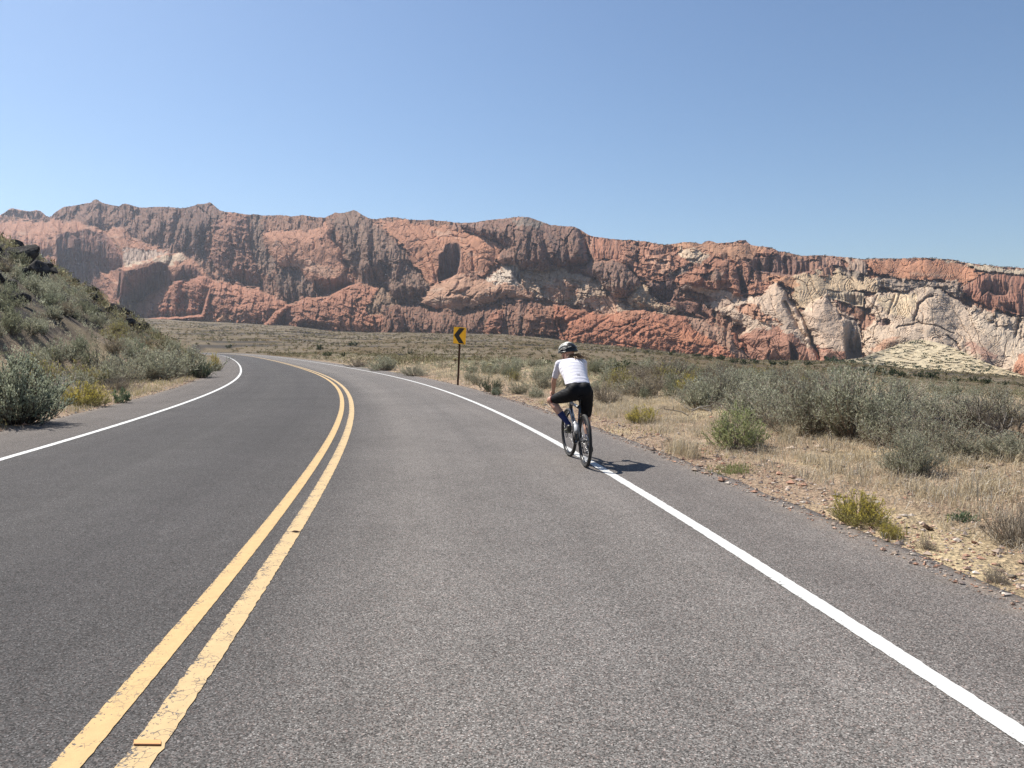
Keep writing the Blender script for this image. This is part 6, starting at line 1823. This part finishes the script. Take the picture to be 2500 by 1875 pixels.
    for sh, el in ((shL, elL), (shR, elR)):
        n_ = Vector(el - sh).normalized(); c = lerp(sh, el, 0.80)
        sel = [v for v in bm.verts if (v.co - Vector(c)).length < 0.10]
        ge = set(sel); ed = [e for e in bm.edges if all(v in ge for v in e.verts)]; fa = [f for f in bm.faces if all(v in ge for v in f.verts)]
        bmesh.ops.bisect_plane(bm, geom=sel + ed + fa, plane_co=c, plane_no=n_, clear_outer=True)
    # cloth creases running from the armpits and across the waist
    V = np.array([v.co for v in bm.verts])
    if len(V):
        u = V[:, 2] + 0.75 * V[:, 1]
        side = np.clip(np.abs(V[:, 0]) / 0.14, 0, 1)
        cr = 0.0019 * noise(u * 30 + V[:, 0] * 30, V[:, 0] * 9, 5) * (0.2 + side) + 0.0010 * noise(u * 70, V[:, 0] * 20, 6)
        bm.normal_update()
        for v, k in zip(bm.verts, cr): v.co += v.normal * k
    bm.to_mesh(jm); bm.free()
    def cloth(t, b):
        q = N(t)
        m_ = q.map(q.pos(), (14, 60, 60))
        n1 = q.noise(m_, 1.0, 3, 0.6)
        q.set(b.inputs['Base Color'], q.ramp(n1, [(0.3, (0.725, 0.71, 0.77)), (0.6, (0.745, 0.73, 0.79))]))
        b.inputs['Sheen Weight'].default_value = 0.15
    jo = link('jersey', jm, o, [mat('white jersey cloth', cloth, rough=0.8, spec=0.2)])
    for p in jm.polygons: p.use_smooth = True
    # pocket seam, brand tab and hem band on the back
    det = mat('jersey grey', color=(0.25, 0.25, 0.32), rough=0.8)
    def on_back(x, y, z):
        hit_, loc, nrm, _ = jo.ray_cast(Vector((x, y - 0.6, z + 0.25)), Vector((0, 0.6, -0.25)).normalized())
        return (loc + nrm * 0.002) if hit_ else Vector((x, y, z))
    bpy.context.view_layer.update()
    def strip(name, pts, wz_, m_):
        P = [on_back(*p) for p in pts]
        V = []; f = []
        for p in P: V += [p + Vector((0, -0.3, -1)).normalized() * 0, p + Vector((0, 0.35, 0.94)) * wz_]
        f = [(2 * i, 2 * i + 2, 2 * i + 3, 2 * i + 1) for i in range(len(P) - 1)]
        link(name, npmesh(name, np.array([tuple(v) for v in V]), [np.array(f)], True), jo, [m_])
    strip('pocket_seam', [(x, 0.40, 1.205) for x in np.linspace(-0.02, 0.10, 8)], 0.0030, mat('seam grey', color=(0.42, 0.42, 0.50), rough=0.8))
    strip('brand_tab', [(x, 0.38, 1.176) for x in np.linspace(-0.012, 0.026, 4)], 0.0105, det)
    # shorts
    ss = [('e', np.array(c), np.array(r) * 1.03 + 0.004, rot('X', -38)) for c, r in torso[:2]]
    ss.append(('e', (-0.066, 0.250, 0.990), (0.100, 0.098, 0.118))); ss.append(('e', (0.066, 0.250, 0.990), (0.100, 0.098, 0.118))); ss.append(('e', (0, 0.245, 0.985), (0.10, 0.096, 0.10)))
    for hip, knee, t1 in ((hipL, kneeL, 0.86), (hipR, kneeR, 0.76)):
        k2 = lerp(hip, knee, t1)
        ss.append([(hip, 0.106), (lerp(hip, knee, 0.35), 0.097), (lerp(hip, knee, 0.7), 0.076), (k2, 0.069 if t1 < 0.8 else 0.064)])
    sm = capsules(ss, 'shorts', 0.008, 14)
    bm = bmesh.new(); bm.from_mesh(sm)
    bmesh.ops.bisect_plane(bm, geom=bm.verts[:] + bm.edges[:] + bm.faces[:], plane_co=(0, 0.33, 1.098), plane_no=(0, 0.20, 1), clear_outer=True)
    for hip, knee, t1 in ((hipL, kneeL, 0.86), (hipR, kneeR, 0.76)):
        n_ = Vector(knee - hip).normalized(); c = lerp(hip, knee, t1)
        sel = [v for v in bm.verts if (v.co - Vector(c)).length < 0.13]
        ge = set(sel); ed = [e for e in bm.edges if all(v in ge for v in e.verts)]; fa = [f for f in bm.faces if all(v in ge for v in f.verts)]
        bmesh.ops.bisect_plane(bm, geom=sel + ed + fa, plane_co=c, plane_no=n_, clear_outer=True)
    V = np.array([v.co for v in bm.verts]); cr = 0.003 * noise(V[:, 2] * 30 + V[:, 0] * 25, V[:, 1] * 14, 7)
    bm.normal_update()
    for v, k in zip(bm.verts, cr): v.co += v.normal * k
    bm.to_mesh(sm); bm.free()
    so = link('shorts', sm, o, [mat('black lycra', color=(0.006, 0.006, 0.008), rough=0.7, spec=0.2)])
    for p in sm.polygons: p.use_smooth = True
    # red tab at the left hem
    c = lerp(hipL, kneeL, 0.80); d = unit(kneeL - hipL)
    MB().tube([c + d * 0.02, c + d * 0.034], 0.0665, 20, False).obj('hem_stripe', mat('dark red stripe', color=(0.20, 0.02, 0.025), rough=0.7), so)
    # socks and shoes
    navy = mat('navy sock', color=(0.022, 0.03, 0.11), rough=0.85)
    shoe_m = mat('black shoe', color=(0.02, 0.02, 0.019), rough=0.45)
    trim = mat('olive shoe panel', color=(0.22, 0.22, 0.15), rough=0.5)
    for knee, ank, P, s in ((kneeL, ankL, PL, -1), (kneeR, ankR, PR, 1)):
        sk = capsules([[(lerp(knee, ank, 0.55), 0.049), (lerp(knee, ank, 0.75), 0.041), (lerp(knee, ank, 0.92), 0.036), (ank, 0.036)], [(ank, 0.036), (ank + (0, 0.03, -0.04), 0.037)]], 'sock', 0.006, 2)
        link('sock', sk, o, [navy])
        sh_ = capsules([[(ank + (0, -0.050, -0.030), 0.032), (ank + (0, -0.045, -0.066), 0.035), (ank + (0, 0.05, -0.068), 0.037), (ank + (s * 0.008, 0.12, -0.080), 0.036), (ank + (s * 0.004, 0.165, -0.088), 0.025)],
                        [(ank + (0, -0.03, -0.035), 0.039), (ank + (0, 0.04, -0.05), 0.038), (ank + (0, 0.10, -0.07), 0.034)]], 'shoe', 0.006, 2)
        x = link('shoe', sh_, o, [shoe_m])
        MB().tube([ank + (0, -0.048, -0.102), ank + (0, 0.06, -0.106), ank + (0, 0.15, -0.112)], [0.026, 0.030, 0.024], 10, flat=0.3).obj('sole', trim, x)
        MB().tube([ank + (s * 0.030, -0.03, -0.065), ank + (s * 0.040, 0.03, -0.075), ank + (s * 0.038, 0.09, -0.085)], [0.010, 0.013, 0.008], 8).obj('side_panel', trim, x)
    # helmet: shell with white ribs over a black liner, open at the face
    HX, HY, HZ_ = 0.108, 0.146, 0.124
    def helm_pt(th, ph, k=1.0):
        # th from crown 0 to rim 1, ph round the head (0 = front)
        a = th * R(97)
        rx, ry, rz = HX * k, HY * k, HZ_ * k
        return H(math.sin(a) * math.sin(ph) * rx, math.sin(a) * math.cos(ph) * ry - 0.004, math.cos(a) * rz + 0.030)
    n, m = 40, 14
    V = []; F_ = []
    for k_, sgn in ((1.0, 1), (0.86, -1)):
        for i in range(m + 1):
            for j in range(n):
                ph = j / n * 2 * math.pi
                rim = 0.93 + 0.12 * math.cos(ph + math.pi) ** 2 * (1 if math.cos(ph) < 0 else -0.10)
                V.append(helm_pt(i / m * rim, ph, k_))
    q = (m + 1) * n
    for b0 in (0, q):
        for i in range(m):
            for j in range(n):
                f4 = (b0 + i * n + j, b0 + i * n + (j + 1) % n, b0 + (i + 1) * n + (j + 1) % n, b0 + (i + 1) * n + j)
                F_.append(f4 if b0 else f4[::-1])
    for j in range(n):
        F_.append((m * n + j, m * n + (j + 1) % n, q + m * n + (j + 1) % n, q + m * n + j))
    ho = link('helmet', npmesh('helmet', np.array(V), [np.array(F_)], True), o, [mat('black helmet shell', color=(0.013, 0.014, 0.014), rough=0.35)])
    wm = mat('white helmet shell', color=(0.74, 0.74, 0.68), rough=0.35)
    # long white ribs from brow to back, separated by dark vents
    for x0, wid, t0, t1 in ((0, 0.013, -0.86, 0.20), (-0.041, 0.011, -0.90, 0.20), (0.041, 0.011, -0.90, 0.20), (-0.078, 0.007, -0.92, 0.10), (0.078, 0.007, -0.92, 0.10)):
        rows = []
        for t in np.linspace(t0, t1, 20):
            a = t * R(97)
            row = []
            for e in (-1, -0.6, 0, 0.6, 1):
                xx = (x0 * (1 - 0.25 * abs(t) ** 3) + e * wid * (0.62 + 0.38 * math.cos(a)))
                sx = min(abs(xx) / HX, 0.98)
                kk = math.sqrt(max(0, 1 - sx * sx))
                lift = 1.065 - 0.05 * abs(e) ** 2
                row.append(H(xx * lift, -math.sin(a) * HY * kk * lift - 0.004, math.cos(a) * HZ_ * kk * lift + 0.030))
            rows.append(row)
        Vr = np.array(rows).reshape(-1, 3)
        fr = [(i * 5 + j, i * 5 + j + 1, (i + 1) * 5 + j + 1, (i + 1) * 5 + j) for i in range(19) for j in range(4)]
        link('shell_rib', npmesh('shell_rib', Vr, [np.array(fr)], True), ho, [wm])
    # rim and side rails
    for th, r_, mm in ((0.97, 0.009, None), (0.72, 0.007, None)):
        pts = [helm_pt(th, ph, 1.03) for ph in np.linspace(0.35, 2 * math.pi - 0.35, 40)]
        MB().tube(pts, r_, 7).obj('rail', mat('black rail', color=(0.02, 0.021, 0.02), rough=0.3), ho)
    for s in (-1, 1):
        pts = [helm_pt(t_, s * p_, 1.05) for t_, p_ in ((0.86, 1.0), (0.76, 1.35), (0.80, 1.75), (0.70, 2.15), (0.66, 2.5))]
        MB().tube(pts, 0.0045, 6).obj('side_flash', wm, ho)
        MB().tube([H(s * 0.080, 0.02, -0.01), H(s * 0.074, 0.03, -0.07), H(s * 0.03, 0.05, -0.115)], 0.004, 5).obj('strap', mat('black strap', color=(0.015, 0.015, 0.015), rough=0.8), ho)
    # sunglasses arm and hair
    MB().tube([H(-0.079, -0.01, 0.012), H(-0.078, 0.06, 0.010), H(-0.05, 0.094, 0.004)], 0.0035, 5).obj('sunglasses_arm', mat('dark frame', color=(0.02, 0.02, 0.02), rough=0.4), ho)
    g = np.random.default_rng(9)
    hm = MB()
    root = Vector(H(0.004, -0.092, -0.045))
    cap = [H(0.06 * math.sin(a), -0.02 - 0.066 * math.cos(a), -0.055) for a in np.linspace(-1.5, 1.5, 10)]
    for p in cap:
        p = Vector(p)
        hm.tube([p + (root - p) * 0.0 + Vector((0, 0, 0.03)), p, p + (root - p) * 0.6 + Vector((0, 0, -0.014)), root], [0.014, 0.015, 0.015, 0.012], 6)
    for k in range(46):
        d = Vector((g.normal(0.35, 0.40), g.normal(-0.65, 0.22), g.normal(-0.34, 0.20))).normalized()
        l = g.uniform(0.09, 0.215)
        p = root + Vector(g.normal(0, 0.010, 3))
        side = Vector(g.normal(0, 0.022, 3))
        pts = [p, p + d * l * 0.35 + side * 0.4 + Vector((0, 0, 0.008)), p + d * l * 0.7 + side + Vector((0.010, 0, -0.004)), p + d * l + side * 1.5 + Vector((0.02, 0, -0.030 + g.normal(0, 0.016)))]
        hm.tube(pts, [0.0075, 0.0075, 0.005, 0.0012], 5)
    def hair(t, b):
        q = N(t); n1 = q.noise(q.map(q.pos(), (60, 60, 60)), 1.0, 2)
        q.set(b.inputs['Base Color'], q.ramp(n1, [(0.35, (0.12, 0.062, 0.028)), (0.5, (0.30, 0.175, 0.085)), (0.66, (0.52, 0.36, 0.20))]))
    hm.obj('hair', mat('light brown hair', hair, rough=0.45), o)
    return o
rider()

# ------------------------------------------------------------------ the air
def haze():
    mb = MB().box((0, 300, 164), (9000, 9000, 432))
    me = mb.mesh('haze', False)
    m = bpy.data.materials.new('desert haze')
    m.use_nodes = True
    t = m.node_tree
    t.nodes.remove(t.nodes['Principled BSDF'])
    v = t.nodes.new('ShaderNodeVolumePrincipled')
    v.inputs['Color'].default_value = (0.78, 0.87, 1.0, 1)
    v.inputs['Density'].default_value = 0.000075
    v.inputs['Anisotropy'].default_value = 0.68
    t.links.new(v.outputs[0], t.nodes['Material Output'].inputs['Volume'])
    o = link('haze', me, None, [m])
    tag(o, 'thin bluish haze over the canyon', kind='stuff')
haze()
